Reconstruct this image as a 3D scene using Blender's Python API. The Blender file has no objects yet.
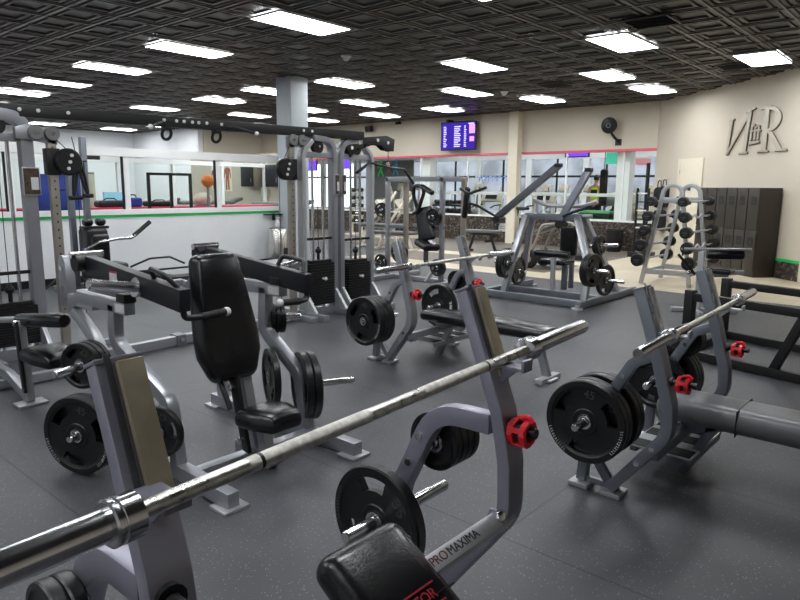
import bpy, bmesh, math, random
from mathutils import Vector, Matrix
random.seed(7)
PI = math.pi
SC = bpy.context.scene
COL = SC.collection
V = Vector

# ------------------------------------------------------------------ camera
F_PX = 655.0
RX = V((0.75301044, -0.11857798, 0.64723608))
RY = V((0.65794958, 0.12251475, -0.74302927))
RZ = V((0.00881095, 0.9853575, 0.17027322))
EYE = V((0, 0, 1.6))
cam = bpy.data.cameras.new('camera')
cam.sensor_width = 36.0
cam.lens = 36.0 * F_PX / 800.0
cam.clip_start = 0.02
cam.clip_end = 200
camo = bpy.data.objects.new('camera', cam)
COL.objects.link(camo)
camo.matrix_world = Matrix(((RX[0], RX[1], RX[2], EYE[0]), (RY[0], RY[1], RY[2], EYE[1]),
                            (RZ[0], RZ[1], RZ[2], EYE[2]), (0, 0, 0, 1)))
SC.camera = camo


# survey helpers: the place of a sighted point on a known plane of the room
def sight(u, v):
    d = V((u - 400, -(v - 300), -F_PX))
    return V((RX.dot(d), RY.dot(d), RZ.dot(d)))


def on_y(u, v, y):
    d = sight(u, v)
    return EYE + d * (y / d.y)


def on_x(u, v, x):
    d = sight(u, v)
    return EYE + d * (x / d.x)


def on_z(u, v, z):
    d = sight(u, v)
    return EYE + d * ((z - 1.6) / d.z)


# ------------------------------------------------------------------ materials
def lin(c):
    c = c / 255.0
    return c / 12.92 if c <= 0.04045 else ((c + 0.055) / 1.055) ** 2.4


def rgb(r, g, b):
    return (lin(r), lin(g), lin(b), 1)


def mat(name, col, rough=0.5, metal=0.0, var=0.0, vscale=8.0, bump=0.0, bscale=60.0, spec=0.5, coat=0.0, col2=None,
        rvar=0.0):
    m = bpy.data.materials.new(name)
    m.use_nodes = True
    nt = m.node_tree
    b = nt.nodes['Principled BSDF']
    b.inputs['Base Color'].default_value = col
    b.inputs['Roughness'].default_value = rough
    b.inputs['Metallic'].default_value = metal
    b.inputs['Specular IOR Level'].default_value = spec
    b.inputs['Coat Weight'].default_value = coat
    tc = nt.nodes.new('ShaderNodeTexCoord')
    if var or col2:
        n = nt.nodes.new('ShaderNodeTexNoise')
        n.inputs['Scale'].default_value = vscale
        n.inputs['Detail'].default_value = 4
        nt.links.new(tc.outputs['Object'], n.inputs['Vector'])
        r = nt.nodes.new('ShaderNodeValToRGB')
        c2 = col2 or tuple(min(1, x * (1 + var)) for x in col[:3]) + (1,)
        c1 = col if col2 else tuple(x * (1 - var) for x in col[:3]) + (1,)
        r.color_ramp.elements[0].color = c1
        r.color_ramp.elements[1].color = c2
        r.color_ramp.elements[0].position = 0.35
        r.color_ramp.elements[1].position = 0.65
        nt.links.new(n.outputs['Fac'], r.inputs['Fac'])
        nt.links.new(r.outputs['Color'], b.inputs['Base Color'])
        if rvar:
            mr = nt.nodes.new('ShaderNodeMapRange')
            mr.inputs['To Min'].default_value = max(0.02, rough - rvar)
            mr.inputs['To Max'].default_value = rough + rvar
            nt.links.new(n.outputs['Fac'], mr.inputs['Value'])
            nt.links.new(mr.outputs['Result'], b.inputs['Roughness'])
    if bump:
        n2 = nt.nodes.new('ShaderNodeTexNoise')
        n2.inputs['Scale'].default_value = bscale
        n2.inputs['Detail'].default_value = 3
        nt.links.new(tc.outputs['Object'], n2.inputs['Vector'])
        bp = nt.nodes.new('ShaderNodeBump')
        bp.inputs['Strength'].default_value = bump
        bp.inputs['Distance'].default_value = 0.01
        nt.links.new(n2.outputs['Fac'], bp.inputs['Height'])
        nt.links.new(bp.outputs['Normal'], b.inputs['Normal'])
    return m


def emit(name, col, strength):
    m = bpy.data.materials.new(name)
    m.use_nodes = True
    nt = m.node_tree
    nt.nodes.clear()
    o = nt.nodes.new('ShaderNodeOutputMaterial')
    e = nt.nodes.new('ShaderNodeEmission')
    e.inputs['Color'].default_value = col
    e.inputs['Strength'].default_value = strength
    nt.links.new(e.outputs[0], o.inputs[0])
    return m


M = {}
M['silver'] = mat('silver_paint', rgb(160, 162, 168), 0.34, 0.6, var=0.05, vscale=3)
M['silver2'] = mat('pale_silver_paint', rgb(182, 184, 187), 0.36, 0.5, var=0.05, vscale=3)
M['lav'] = mat('lavender_silver_paint', rgb(150, 149, 163), 0.36, 0.5, var=0.06, vscale=4)
M['slate'] = mat('slate_grey_paint', rgb(122, 127, 136), 0.36, 0.55, var=0.06, vscale=4)
M['chrome'] = mat('chrome', rgb(215, 215, 218), 0.2, 1.0, var=0.05, vscale=20, rvar=0.05)
M['steel'] = mat('worn_steel', rgb(205, 203, 198), 0.3, 1.0, var=0.22, vscale=34, rvar=0.12, bump=0.15, bscale=700)
M['knurl'] = mat('knurled_steel', rgb(214, 212, 206), 0.42, 1.0, var=0.15, vscale=60, bump=0.5, bscale=900)
M['liner'] = mat('tan_wear_plate', rgb(172, 161, 139), 0.4, 0.4, var=0.18, vscale=9)
M['linerc'] = mat('scuffed_metal_plate', rgb(165, 165, 165), 0.3, 0.8, var=0.3, vscale=14)
M['graphite'] = mat('graphite_paint', rgb(84, 87, 93), 0.38, 0.5, var=0.05)
M['black'] = mat('black_paint', rgb(17, 17, 19), 0.42, 0.0, var=0.1, vscale=10)
M['blacksteel'] = mat('black_powder_coat', rgb(11, 11, 12), 0.48, 0.0, bump=0.08, bscale=300)
M['darkarm'] = mat('dark_arm_paint', rgb(30, 30, 36), 0.4, 0.1, var=0.06)
M['rubber'] = mat('plate_rubber', rgb(13, 13, 15), 0.38, 0.0, bump=0.06, bscale=220)
M['rubbertext'] = mat('plate_lettering', rgb(70, 70, 73), 0.5)
M['whitetext'] = mat('white_lettering', rgb(200, 200, 200), 0.5)
M['darktext'] = mat('dark_lettering', rgb(30, 25, 28), 0.5)
M['redtext'] = mat('red_lettering', rgb(170, 30, 48), 0.5)
M['maroon'] = mat('maroon_lettering', rgb(92, 26, 38), 0.5)
M['vinyl'] = mat('black_vinyl', rgb(13, 13, 16), 0.27, 0.0, bump=0.12, bscale=170, coat=0.12)
M['greyvinyl'] = mat('grey_vinyl', rgb(92, 93, 96), 0.36, 0.0, bump=0.1, bscale=170)
M['grip'] = mat('grip_rubber', rgb(22, 22, 23), 0.6, 0.0, bump=0.2, bscale=200)
M['red'] = mat('red_plastic', rgb(240, 34, 50), 0.34, 0.0)
M['white'] = mat('white_plastic', rgb(222, 222, 220), 0.4)
M['label'] = mat('white_label', rgb(206, 206, 208), 0.5, var=0.05, vscale=40)
M['beige'] = mat('beige_paint', rgb(190, 182, 165), 0.5, var=0.04)
M['ivory'] = mat('ivory_machine_paint', rgb(214, 208, 192), 0.45, var=0.04)
M['grey'] = mat('mid_grey_plastic', rgb(120, 120, 120), 0.5)
M['tan'] = mat('tan_column_paint', rgb(150, 143, 134), 0.4, 0.35, var=0.05)
M['wall'] = mat('warm_white_wall_paint', rgb(204, 195, 179), 0.7, var=0.015, vscale=1.2)
M['wallcool'] = mat('cool_white_wall_paint', rgb(240, 242, 244), 0.65, var=0.015, vscale=1.2)
M['colpaint'] = mat('pale_blue_column_paint', rgb(186, 194, 198), 0.6, var=0.02)
M['pillar'] = mat('ivory_pillar_paint', rgb(224, 216, 196), 0.6, var=0.02)
M['trimwhite'] = mat('white_frame_paint', rgb(242, 243, 242), 0.45)
M['pink'] = mat('pink_trim_paint', rgb(224, 96, 112), 0.5)
M['green'] = mat('green_edge_tape', rgb(20, 190, 92), 0.5)
M['locker'] = mat('dark_bronze_locker_paint', rgb(50, 44, 37), 0.45, 0.1, var=0.05, vscale=2)
M['lockerslot'] = mat('black_slot', rgb(12, 12, 12), 0.5)
M['stainless'] = mat('stainless_steel', rgb(205, 203, 198), 0.25, 1.0, var=0.05)
M['blue'] = mat('blue_vinyl', rgb(34, 58, 150), 0.45, var=0.1)
M['neon'] = mat('neon_yellow_fabric', rgb(200, 235, 30), 0.7)
M['skin'] = mat('skin', rgb(196, 150, 122), 0.55)
M['hair'] = mat('dark_hair', rgb(35, 28, 24), 0.6)
M['shorts'] = mat('black_fabric', rgb(24, 24, 26), 0.8)
M['orange'] = mat('orange_ball', rgb(214, 118, 42), 0.5)
M['brownscreen'] = mat('placard_print', rgb(70, 58, 45), 0.4, var=0.4, vscale=30)
M['bluepool'] = mat('pale_blue_mat', rgb(150, 205, 226), 0.5)
M['redline'] = mat('crimson_edge', rgb(196, 30, 74), 0.5)
M['posterbody'] = mat('anatomy_print', rgb(190, 120, 100), 0.6, col2=rgb(150, 70, 60), vscale=14)
M['posterpaper'] = mat('poster_paper', rgb(236, 228, 205), 0.6)
M['teal'] = mat('teal_banner', rgb(70, 205, 170), 0.6)
M['rose'] = mat('rose_banner', rgb(220, 150, 160), 0.6)
M['greenmat'] = mat('green_foam', rgb(84, 170, 110), 0.7)
M['signmetal'] = mat('brushed_sign_metal', rgb(186, 179, 165), 0.4, 0.35, var=0.05, vscale=30)
M['signedge'] = mat('dark_sign_edge', rgb(72, 63, 52), 0.45, 0.4)
M['lightframe'] = mat('light_frame_white', rgb(225, 225, 222), 0.5)
M['tilewood'] = None


def speckle_floor():
    m = bpy.data.materials.new('speckled_black_rubber')
    m.use_nodes = True
    nt = m.node_tree
    b = nt.nodes['Principled BSDF']
    L = nt.links.new
    tc = nt.nodes.new('ShaderNodeTexCoord')
    big = nt.nodes.new('ShaderNodeTexNoise')
    big.inputs['Scale'].default_value = 0.9
    big.inputs['Detail'].default_value = 5
    L(tc.outputs['Object'], big.inputs['Vector'])
    r0 = nt.nodes.new('ShaderNodeValToRGB')
    r0.color_ramp.elements[0].position = 0.3
    r0.color_ramp.elements[1].position = 0.7
    r0.color_ramp.elements[0].color = rgb(66, 67, 71)
    r0.color_ramp.elements[1].color = rgb(81, 81, 85)
    L(big.outputs['Fac'], r0.inputs['Fac'])
    vo = nt.nodes.new('ShaderNodeTexVoronoi')
    vo.inputs['Scale'].default_value = 90
    L(tc.outputs['Object'], vo.inputs['Vector'])
    sep = nt.nodes.new('ShaderNodeSeparateColor')
    L(vo.outputs['Color'], sep.inputs['Color'])
    lt = nt.nodes.new('ShaderNodeMath')
    lt.operation = 'LESS_THAN'
    lt.inputs[1].default_value = 0.0042 * 60
    L(vo.outputs['Distance'], lt.inputs[0])
    gt = nt.nodes.new('ShaderNodeMath')
    gt.operation = 'GREATER_THAN'
    gt.inputs[1].default_value = 0.8
    L(sep.outputs['Red'], gt.inputs[0])
    mu = nt.nodes.new('ShaderNodeMath')
    mu.operation = 'MULTIPLY'
    L(lt.outputs[0], mu.inputs[0])
    L(gt.outputs[0], mu.inputs[1])
    mu2 = nt.nodes.new('ShaderNodeMath')
    mu2.operation = 'MULTIPLY'
    mu2.inputs[1].default_value = 0.5
    L(mu.outputs[0], mu2.inputs[0])
    mix = nt.nodes.new('ShaderNodeMix')
    mix.data_type = 'RGBA'
    L(mu2.outputs[0], mix.inputs['Factor'])
    L(r0.outputs['Color'], mix.inputs['A'])
    mix.inputs['B'].default_value = rgb(168, 170, 175)
    # seams between the rubber rolls
    br = nt.nodes.new('ShaderNodeTexBrick')
    br.inputs['Scale'].default_value = 1.0
    br.inputs['Brick Width'].default_value = 3.0
    br.inputs['Row Height'].default_value = 1.22
    br.inputs['Mortar Size'].default_value = 0.006
    br.inputs['Color1'].default_value = (1, 1, 1, 1)
    br.inputs['Color2'].default_value = (0.96, 0.96, 0.96, 1)
    br.inputs['Mortar'].default_value = (0.55, 0.55, 0.55, 1)
    L(tc.outputs['Object'], br.inputs['Vector'])
    mm = nt.nodes.new('ShaderNodeMix')
    mm.data_type = 'RGBA'
    mm.blend_type = 'MULTIPLY'
    mm.inputs['Factor'].default_value = 1
    L(mix.outputs['Result'], mm.inputs['A'])
    L(br.outputs['Color'], mm.inputs['B'])
    L(mm.outputs['Result'], b.inputs['Base Color'])
    b.inputs['Roughness'].default_value = 0.46
    b.inputs['Specular IOR Level'].default_value = 0.42
    n2 = nt.nodes.new('ShaderNodeTexNoise')
    n2.inputs['Scale'].default_value = 130
    L(tc.outputs['Object'], n2.inputs['Vector'])
    bp = nt.nodes.new('ShaderNodeBump')
    bp.inputs['Strength'].default_value = 0.25
    bp.inputs['Distance'].default_value = 0.004
    L(n2.outputs['Fac'], bp.inputs['Height'])
    L(bp.outputs['Normal'], b.inputs['Normal'])
    return m


def tile_floor(name, c1, c2, mortar, bw, rh, rough=0.35, ms=0.004):
    m = bpy.data.materials.new(name)
    m.use_nodes = True
    nt = m.node_tree
    b = nt.nodes['Principled BSDF']
    L = nt.links.new
    tc = nt.nodes.new('ShaderNodeTexCoord')
    br = nt.nodes.new('ShaderNodeTexBrick')
    br.inputs['Scale'].default_value = 1.0
    br.inputs['Brick Width'].default_value = bw
    br.inputs['Row Height'].default_value = rh
    br.inputs['Mortar Size'].default_value = ms
    br.inputs['Color1'].default_value = c1
    br.inputs['Color2'].default_value = c2
    br.inputs['Mortar'].default_value = mortar
    L(tc.outputs['Object'], br.inputs['Vector'])
    n = nt.nodes.new('ShaderNodeTexNoise')
    n.inputs['Scale'].default_value = 3
    n.inputs['Detail'].default_value = 6
    L(tc.outputs['Object'], n.inputs['Vector'])
    mr = nt.nodes.new('ShaderNodeMapRange')
    mr.inputs['To Min'].default_value = 0.86
    mr.inputs['To Max'].default_value = 1.1
    L(n.outputs['Fac'], mr.inputs['Value'])
    mm = nt.nodes.new('ShaderNodeMix')
    mm.data_type = 'RGBA'
    mm.blend_type = 'MULTIPLY'
    mm.inputs['Factor'].default_value = 1
    L(br.outputs['Color'], mm.inputs['A'])
    L(mr.outputs['Result'], mm.inputs['B'])
    L(mm.outputs['Result'], b.inputs['Base Color'])
    b.inputs['Roughness'].default_value = rough
    return m


def granite():
    m = bpy.data.materials.new('dark_speckled_laminate')
    m.use_nodes = True
    nt = m.node_tree
    b = nt.nodes['Principled BSDF']
    L = nt.links.new
    tc = nt.nodes.new('ShaderNodeTexCoord')
    n = nt.nodes.new('ShaderNodeTexNoise')
    n.inputs['Scale'].default_value = 14
    n.inputs['Detail'].default_value = 8
    n.inputs['Roughness'].default_value = 0.75
    L(tc.outputs['Object'], n.inputs['Vector'])
    r = nt.nodes.new('ShaderNodeValToRGB')
    e = r.color_ramp.elements
    e[0].position = 0.42
    e[0].color = rgb(28, 24, 22)
    e[1].position = 0.68
    e[1].color = rgb(176, 164, 150)
    x = e.new(0.54)
    x.color = rgb(74, 64, 57)
    L(n.outputs['Fac'], r.inputs['Fac'])
    L(r.outputs['Color'], b.inputs['Base Color'])
    b.inputs['Roughness'].default_value = 0.35
    return m


def glass_mat(name='window_glass', tint=(0.965, 0.985, 0.975, 1), refl=0.10):
    m = bpy.data.materials.new(name)
    m.use_nodes = True
    nt = m.node_tree
    nt.nodes.clear()
    L = nt.links.new
    o = nt.nodes.new('ShaderNodeOutputMaterial')
    t = nt.nodes.new('ShaderNodeBsdfTransparent')
    t.inputs['Color'].default_value = tint
    g = nt.nodes.new('ShaderNodeBsdfGlossy')
    g.inputs['Roughness'].default_value = 0.02
    fr = nt.nodes.new('ShaderNodeLayerWeight')
    fr.inputs['Blend'].default_value = refl
    mx = nt.nodes.new('ShaderNodeMixShader')
    L(fr.outputs['Fresnel'], mx.inputs[0])
    L(t.outputs[0], mx.inputs[1])
    L(g.outputs[0], mx.inputs[2])
    L(mx.outputs[0], o.inputs[0])
    return m


def diffuser():
    m = bpy.data.materials.new('prismatic_light_diffuser')
    m.use_nodes = True
    nt = m.node_tree
    nt.nodes.clear()
    L = nt.links.new
    o = nt.nodes.new('ShaderNodeOutputMaterial')
    e = nt.nodes.new('ShaderNodeEmission')
    tc = nt.nodes.new('ShaderNodeTexCoord')
    br = nt.nodes.new('ShaderNodeTexBrick')
    br.offset = 0.0
    br.inputs['Scale'].default_value = 1.0
    br.inputs['Brick Width'].default_value = 0.19
    br.inputs['Row Height'].default_value = 0.19
    br.inputs['Mortar Size'].default_value = 0.02
    br.inputs['Mortar Smooth'].default_value = 1.0
    br.inputs['Color1'].default_value = (1, 1, 1, 1)
    br.inputs['Color2'].default_value = (0.9, 0.93, 0.96, 1)
    br.inputs['Mortar'].default_value = (0.72, 0.78, 0.82, 1)
    L(tc.outputs['Object'], br.inputs['Vector'])
    L(br.outputs['Color'], e.inputs['Color'])
    e.inputs['Strength'].default_value = LIGHT_STRENGTH
    L(e.outputs[0], o.inputs[0])
    return m


LIGHT_STRENGTH = 13.0
M['floor'] = speckle_floor()
M['walk'] = tile_floor('pale_stone_tile', rgb(214, 202, 178), rgb(204, 190, 164), rgb(170, 158, 136), 0.61, 0.61)
M['warmlit'] = mat('warm_lit_rubber', rgb(112, 105, 96), 0.5, var=0.08, vscale=2)  # the floor rubber again, with warm lamplight put into its colour
M['farfloor'] = tile_floor('far_hall_floor', rgb(150, 146, 138), rgb(142, 138, 130), rgb(120, 116, 110), 0.6, 0.6)
M['granite'] = granite()
M['glass'] = glass_mat()
M['diffuser'] = diffuser()
M['ceil'] = mat('dark_coffered_tile', rgb(46, 40, 35), 0.42, 0.0, var=0.06, vscale=1.5)
M['tbar'] = mat('ceiling_grid_metal', rgb(82, 75, 67), 0.35, 0.3)


# ------------------------------------------------------------------ mesh builder
def fillet(pts, r, n=5):
    pts = [V(p) for p in pts]
    if r <= 0 or len(pts) < 3:
        return pts
    out = [pts[0]]
    for i in range(1, len(pts) - 1):
        a, b, c = pts[i - 1], pts[i], pts[i + 1]
        d1 = (a - b)
        d2 = (c - b)
        l1, l2 = d1.length, d2.length
        d1.normalize()
        d2.normalize()
        ang = d1.angle(d2)
        if ang > PI - 0.05:
            out.append(b)
            continue
        t = min(r / math.tan(ang / 2), l1 * 0.48, l2 * 0.48)
        p0, p1 = b + d1 * t, b + d2 * t
        for k in range(n + 1):
            s = k / n
            out.append(p0 * (1 - s) ** 2 + b * 2 * s * (1 - s) + p1 * s ** 2)
    out.append(pts[-1])
    return out


class MB:
    def __init__(self):
        self.v, self.f, self.mi = [], [], []

    def add(self, vs, fs, mi=0):
        o = len(self.v)
        self.v += [V(p) for p in vs]
        for f in fs:
            self.f.append([o + i for i in f])
            self.mi.append(mi)
        return self

    def box(self, c, s, R=None, mi=0):
        c = V(c)
        vs = []
        for x in (-.5, .5):
            for y in (-.5, .5):
                for z in (-.5, .5):
                    p = V((x * s[0], y * s[1], z * s[2]))
                    if R:
                        p = R @ p
                    vs.append(c + p)
        return self.add(vs, [(0, 1, 3, 2), (4, 6, 7, 5), (0, 4, 5, 1), (2, 3, 7, 6), (0, 2, 6, 4), (1, 5, 7, 3)], mi)

    def span(self, a, b, mi=0):
        a, b = V(a), V(b)
        return self.box((a + b) / 2, [abs(x) for x in (b - a)], None, mi)

    def loft(self, loops, cap=True, mi=0, closed=False):
        n = len(loops[0])
        vs = [p for l in loops for p in l]
        fs = []
        m = len(loops)
        for i in range(m if closed else m - 1):
            a, b = i * n, ((i + 1) % m) * n
            for j in range(n):
                k = (j + 1) % n
                fs.append((a + j, a + k, b + k, b + j))
        if cap and not closed:
            fs.append(tuple(range(n))[::-1])
            fs.append(tuple((m - 1) * n + j for j in range(n)))
        return self.add(vs, fs, mi)

    def sweep(self, pts, h, w, side, r=0.0, mi=0):
        """rectangular tube along pts, w along `side`, h across it"""
        pts = fillet(pts, r)
        side = V(side).normalized()
        loops = []
        for i, p in enumerate(pts):
            a = (pts[i] - pts[i - 1]).normalized() if i > 0 else None
            b = (pts[i + 1] - pts[i]).normalized() if i < len(pts) - 1 else None
            if a is None:
                t, k = b, 1
            elif b is None:
                t, k = a, 1
            else:
                t = (a + b).normalized()
                k = 1 / max(0.4, t.dot(a))
            s = (side - t * side.dot(t)).normalized()
            n = s.cross(t).normalized()
            loops.append([p + n * (h / 2 * k) + s * (w / 2), p - n * (h / 2 * k) + s * (w / 2),
                          p - n * (h / 2 * k) - s * (w / 2), p + n * (h / 2 * k) - s * (w / 2)])
        return self.loft(loops, True, mi)

    def bar(self, p, q, h, w, side=None, mi=0):
        p, q = V(p), V(q)
        if side is None:
            d = (q - p).normalized()
            side = V((0, 0, 1)).cross(d) if abs(d.z) < 0.95 else V((0, 1, 0))
        return self.sweep([p, q], h, w, side, 0, mi)

    def tube(self, pts, r, n=10, fr=0.0, mi=0, cap=True):
        pts = fillet(pts, fr)
        loops = []
        t0 = (pts[1] - pts[0]).normalized()
        u = t0.orthogonal().normalized()
        for i, p in enumerate(pts):
            if i == 0:
                t = t0
            elif i == len(pts) - 1:
                t = (pts[i] - pts[i - 1]).normalized()
            else:
                t = ((pts[i] - pts[i - 1]).normalized() + (pts[i + 1] - pts[i]).normalized()).normalized()
            u = (u - t * u.dot(t)).normalized()
            w = t.cross(u)
            loops.append([p + (u * math.cos(2 * PI * k / n) + w * math.sin(2 * PI * k / n)) * r for k in range(n)])
        return self.loft(loops, cap, mi)

    def cyl(self, p, q, r, n=16, r2=None, mi=0):
        return self.lathe(p, V(q) - V(p), [(0, r), ((V(q) - V(p)).length, r if r2 is None else r2)], n, mi)

    def lathe(self, p, axis, prof, n=24, mi=0):
        p = V(p)
        t = V(axis).normalized()
        u = t.orthogonal().normalized()
        w = t.cross(u)
        loops = [[p + t * a + (u * math.cos(2 * PI * k / n) + w * math.sin(2 * PI * k / n)) * max(r, 1e-4)
                  for k in range(n)] for a, r in prof]
        return self.loft(loops, True, mi)

    def ring(self, p, axis, prof, n=24, mi=0):
        p = V(p)
        t = V(axis).normalized()
        u = t.orthogonal().normalized()
        w = t.cross(u)
        loops = [[p + t * a + (u * math.cos(2 * PI * k / n) + w * math.sin(2 * PI * k / n)) * r for k in range(n)]
                 for a, r in prof]
        return self.loft(loops, False, mi, closed=True)

    def sphere(self, c, r, n=14, m=8, sc=(1, 1, 1), mi=0):
        c = V(c)
        loops = []
        for i in range(1, m):
            th = PI * i / m
            loops.append([c + V((r * math.sin(th) * math.cos(2 * PI * k / n) * sc[0],
                                 r * math.sin(th) * math.sin(2 * PI * k / n) * sc[1],
                                 -r * math.cos(th) * sc[2])) for k in range(n)])
        return self.loft(loops, True, mi)

    def pad(self, c, s, rad, R=None, n=10, dome=0.0, taper=None, mi=0):
        """upholstered block: rounded box, `dome` swells the +z face, taper(x in -1..1) scales the width"""
        c = V(c)
        h = V((s[0] / 2, s[1] / 2, s[2] / 2))
        rad = min(rad, min(h) * 0.999)

        def coords(hh):
            k = max(2, n // 2)
            e = [-hh + rad * (1 - math.cos(PI / 2 * i / k)) for i in range(k)]
            inner = hh - rad
            mid = [-inner + 2 * inner * i / 6 for i in range(7)]
            return e + mid + [-x for x in e[::-1]]
        cx, cy, cz = coords(h.x), coords(h.y), coords(h.z)

        def put(x, y, z):
            p = V((x, y, z))
            core = V([max(-(h[i] - rad), min(h[i] - rad, p[i])) for i in range(3)])
            d = p - core
            q = core + d.normalized() * rad if d.length > 1e-9 else p
            if dome and q.z > 0:
                fx = max(0, 1 - (q.x / h.x) ** 2)
                fy = max(0, 1 - (q.y / h.y) ** 2)
                q.z += dome * (fx ** .5) * (fy ** .6) * (q.z / h.z)
            if taper:
                q.y *= taper(q.x / h.x)
            if R:
                q = R @ q
            return c + q
        for ax in range(3):
            for sg in (-1, 1):
                A, B = [(cy, cz), (cz, cx), (cx, cy)][ax]
                vs = []
                for a in A:
                    for b in B:
                        p = [0, 0, 0]
                        p[ax] = sg * h[ax]
                        p[(ax + 1) % 3] = a
                        p[(ax + 2) % 3] = b
                        vs.append(put(*p))
                nb = len(B)
                fs = []
                for i in range(len(A) - 1):
                    for j in range(nb - 1):
                        f = (i * nb + j, (i + 1) * nb + j, (i + 1) * nb + j + 1, i * nb + j + 1)
                        fs.append(f if sg > 0 else f[::-1])
                self.add(vs, fs, mi)
        return self

    def prism(self, poly, o, ax, ay, dep, mi=0):
        o, ax, ay, dep = V(o), V(ax), V(ay), V(dep)
        a = [o + ax * x + ay * y for x, y in poly]
        b = [p + dep for p in a]
        return self.loft([a, b], True, mi)

    def mesh(self, name, mats, bevel=0.0, smooth=True, ang=38, weld=True):
        me = bpy.data.meshes.new(name)
        bm = bmesh.new()
        bv = [bm.verts.new(p) for p in self.v]
        for f, mi in zip(self.f, self.mi):
            try:
                bf = bm.faces.new([bv[i] for i in f])
                bf.material_index = mi
            except ValueError:
                pass
        if weld:
            bmesh.ops.remove_doubles(bm, verts=bm.verts, dist=1e-5)
        bmesh.ops.recalc_face_normals(bm, faces=bm.faces)
        if bevel > 0:
            es = [e for e in bm.edges if len(e.link_faces) == 2 and e.calc_face_angle(0) > math.radians(42)]
            if es:
                bmesh.ops.bevel(bm, geom=es, offset=bevel, offset_type='OFFSET', segments=2, profile=0.6,
                                affect='EDGES', clamp_overlap=True)
        bm.to_mesh(me)
        bm.free()
        for m in (mats if isinstance(mats, (list, tuple)) else [mats]):
            me.materials.append(m)
        if smooth:
            for p in me.polygons:
                p.use_smooth = True
            me.set_sharp_from_angle(angle=math.radians(ang))
        return me


ORG = {}


def tag(o, label=None, cat=None, group=None, kind=None):
    if label:
        o['label'] = label
    if cat:
        o['category'] = cat
    if group:
        o['group'] = group
    if kind:
        o['kind'] = kind
    return o


def thing(name, label, cat, base, group=None, rz=0.0):
    o = bpy.data.objects.new(name, None)
    o.empty_display_size = 0.1
    COL.objects.link(o)
    o.location = base
    o.rotation_euler = (0, 0, rz)
    ORG[o] = V(base)
    return tag(o, label, cat, group)


def part(name, mb, m, parent, bevel=0.0, world=False, smooth=True, label=None, ang=38):
    """one mesh under its thing; world=True: the shape is given in room coordinates"""
    top = parent
    while top.parent:
        top = top.parent
    if world and ORG.get(top) is not None:
        mb.v = [p - ORG[top] for p in mb.v]
    o = bpy.data.objects.new(name, mb.mesh(name, m, bevel, smooth, ang))
    COL.objects.link(o)
    o.parent = parent
    if label:
        o['label'] = label
    return o


def solid(name, mb, m, label=None, cat=None, group=None, kind=None, bevel=0.0, smooth=True):
    o = bpy.data.objects.new(name, mb.mesh(name, m, bevel, smooth))
    COL.objects.link(o)
    return tag(o, label, cat, group, kind)


def struct(name, mb, m, bevel=0.0):
    return solid(name, mb, m, kind='structure', bevel=bevel, smooth=False)


def copy_tree(o, parent=None):
    c = o.copy()
    COL.objects.link(c)
    if parent is not None:
        c.parent = parent
    for ch in list(o.children):
        copy_tree(ch, c)
    return c


def again(src, loc, label=None, rot=None, group=None, scale=None):
    c = copy_tree(src)
    c.location = loc
    if rot is not None:
        c.rotation_euler = rot
    if label:
        c['label'] = label
    if group:
        c['group'] = group
    if scale:
        c.scale = scale
    return c


def text_mesh(name, body, size, m, depth=0.001, align='CENTER', space=1.0):
    cu = bpy.data.curves.new(name, 'FONT')
    cu.body = body
    cu.size = size
    cu.extrude = depth
    cu.align_x = align
    cu.align_y = 'CENTER'
    cu.space_character = space
    tmp = bpy.data.objects.new(name + '_tmp', cu)
    me = bpy.data.meshes.new_from_object(tmp)
    me.name = name
    me.materials.clear()
    me.materials.append(m)
    bpy.data.objects.remove(tmp)
    bpy.data.curves.remove(cu)
    return me


def text(name, body, size, m, parent, loc, R, depth=0.001, align='CENTER', world=False, space=1.0):
    """lettering: R columns are the reading direction, the up direction and the facing direction"""
    o = bpy.data.objects.new(name, text_mesh(name, body, size, m, depth, align, space))
    COL.objects.link(o)
    o.parent = parent
    top = parent
    while top.parent:
        top = top.parent
    p = V(loc) - (ORG[top] if world else V((0, 0, 0)))
    o.matrix_local = Matrix.Translation(p) @ R.to_4x4()
    return o


def frame3(x, y):
    x = V(x).normalized()
    y = (V(y) - x * V(y).dot(x)).normalized()
    z = x.cross(y)
    return Matrix((x, y, z)).transposed()


def rot_to(x, z):
    """matrix whose local x runs along `x` and local z as near `z` as it can"""
    x = V(x).normalized()
    z = (V(z) - x * V(z).dot(x)).normalized()
    y = z.cross(x)
    return Matrix((x, y, z)).transposed()
# ================================================================== the room
CZ = 3.7
struct('floor', MB().span((-27.2, -4.1, -0.1), (4.2, 16.6, 0)), M['floor'])
# stone walkway: a wide area on the right and two strips between the rubber mats
mb = MB()
mb.span((-6.1, 10.5, 0.0), (4.0, 16.68, 0.004))
mb.span((-10.8, 10.45, 0.0), (-6.1, 11.2, 0.004))
mb.span((-10.8, 12.75, 0.0), (-6.1, 13.4, 0.004))
struct('floor_walkway', mb, M['walk'])
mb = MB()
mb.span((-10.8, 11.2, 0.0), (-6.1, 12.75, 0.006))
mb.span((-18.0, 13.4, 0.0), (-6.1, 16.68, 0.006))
struct('floor_mat', mb, M['warmlit'])
struct('floor_far', MB().span((-30, 16.6, -0.1), (4.2, 27, 0)), M['farfloor'])

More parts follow.
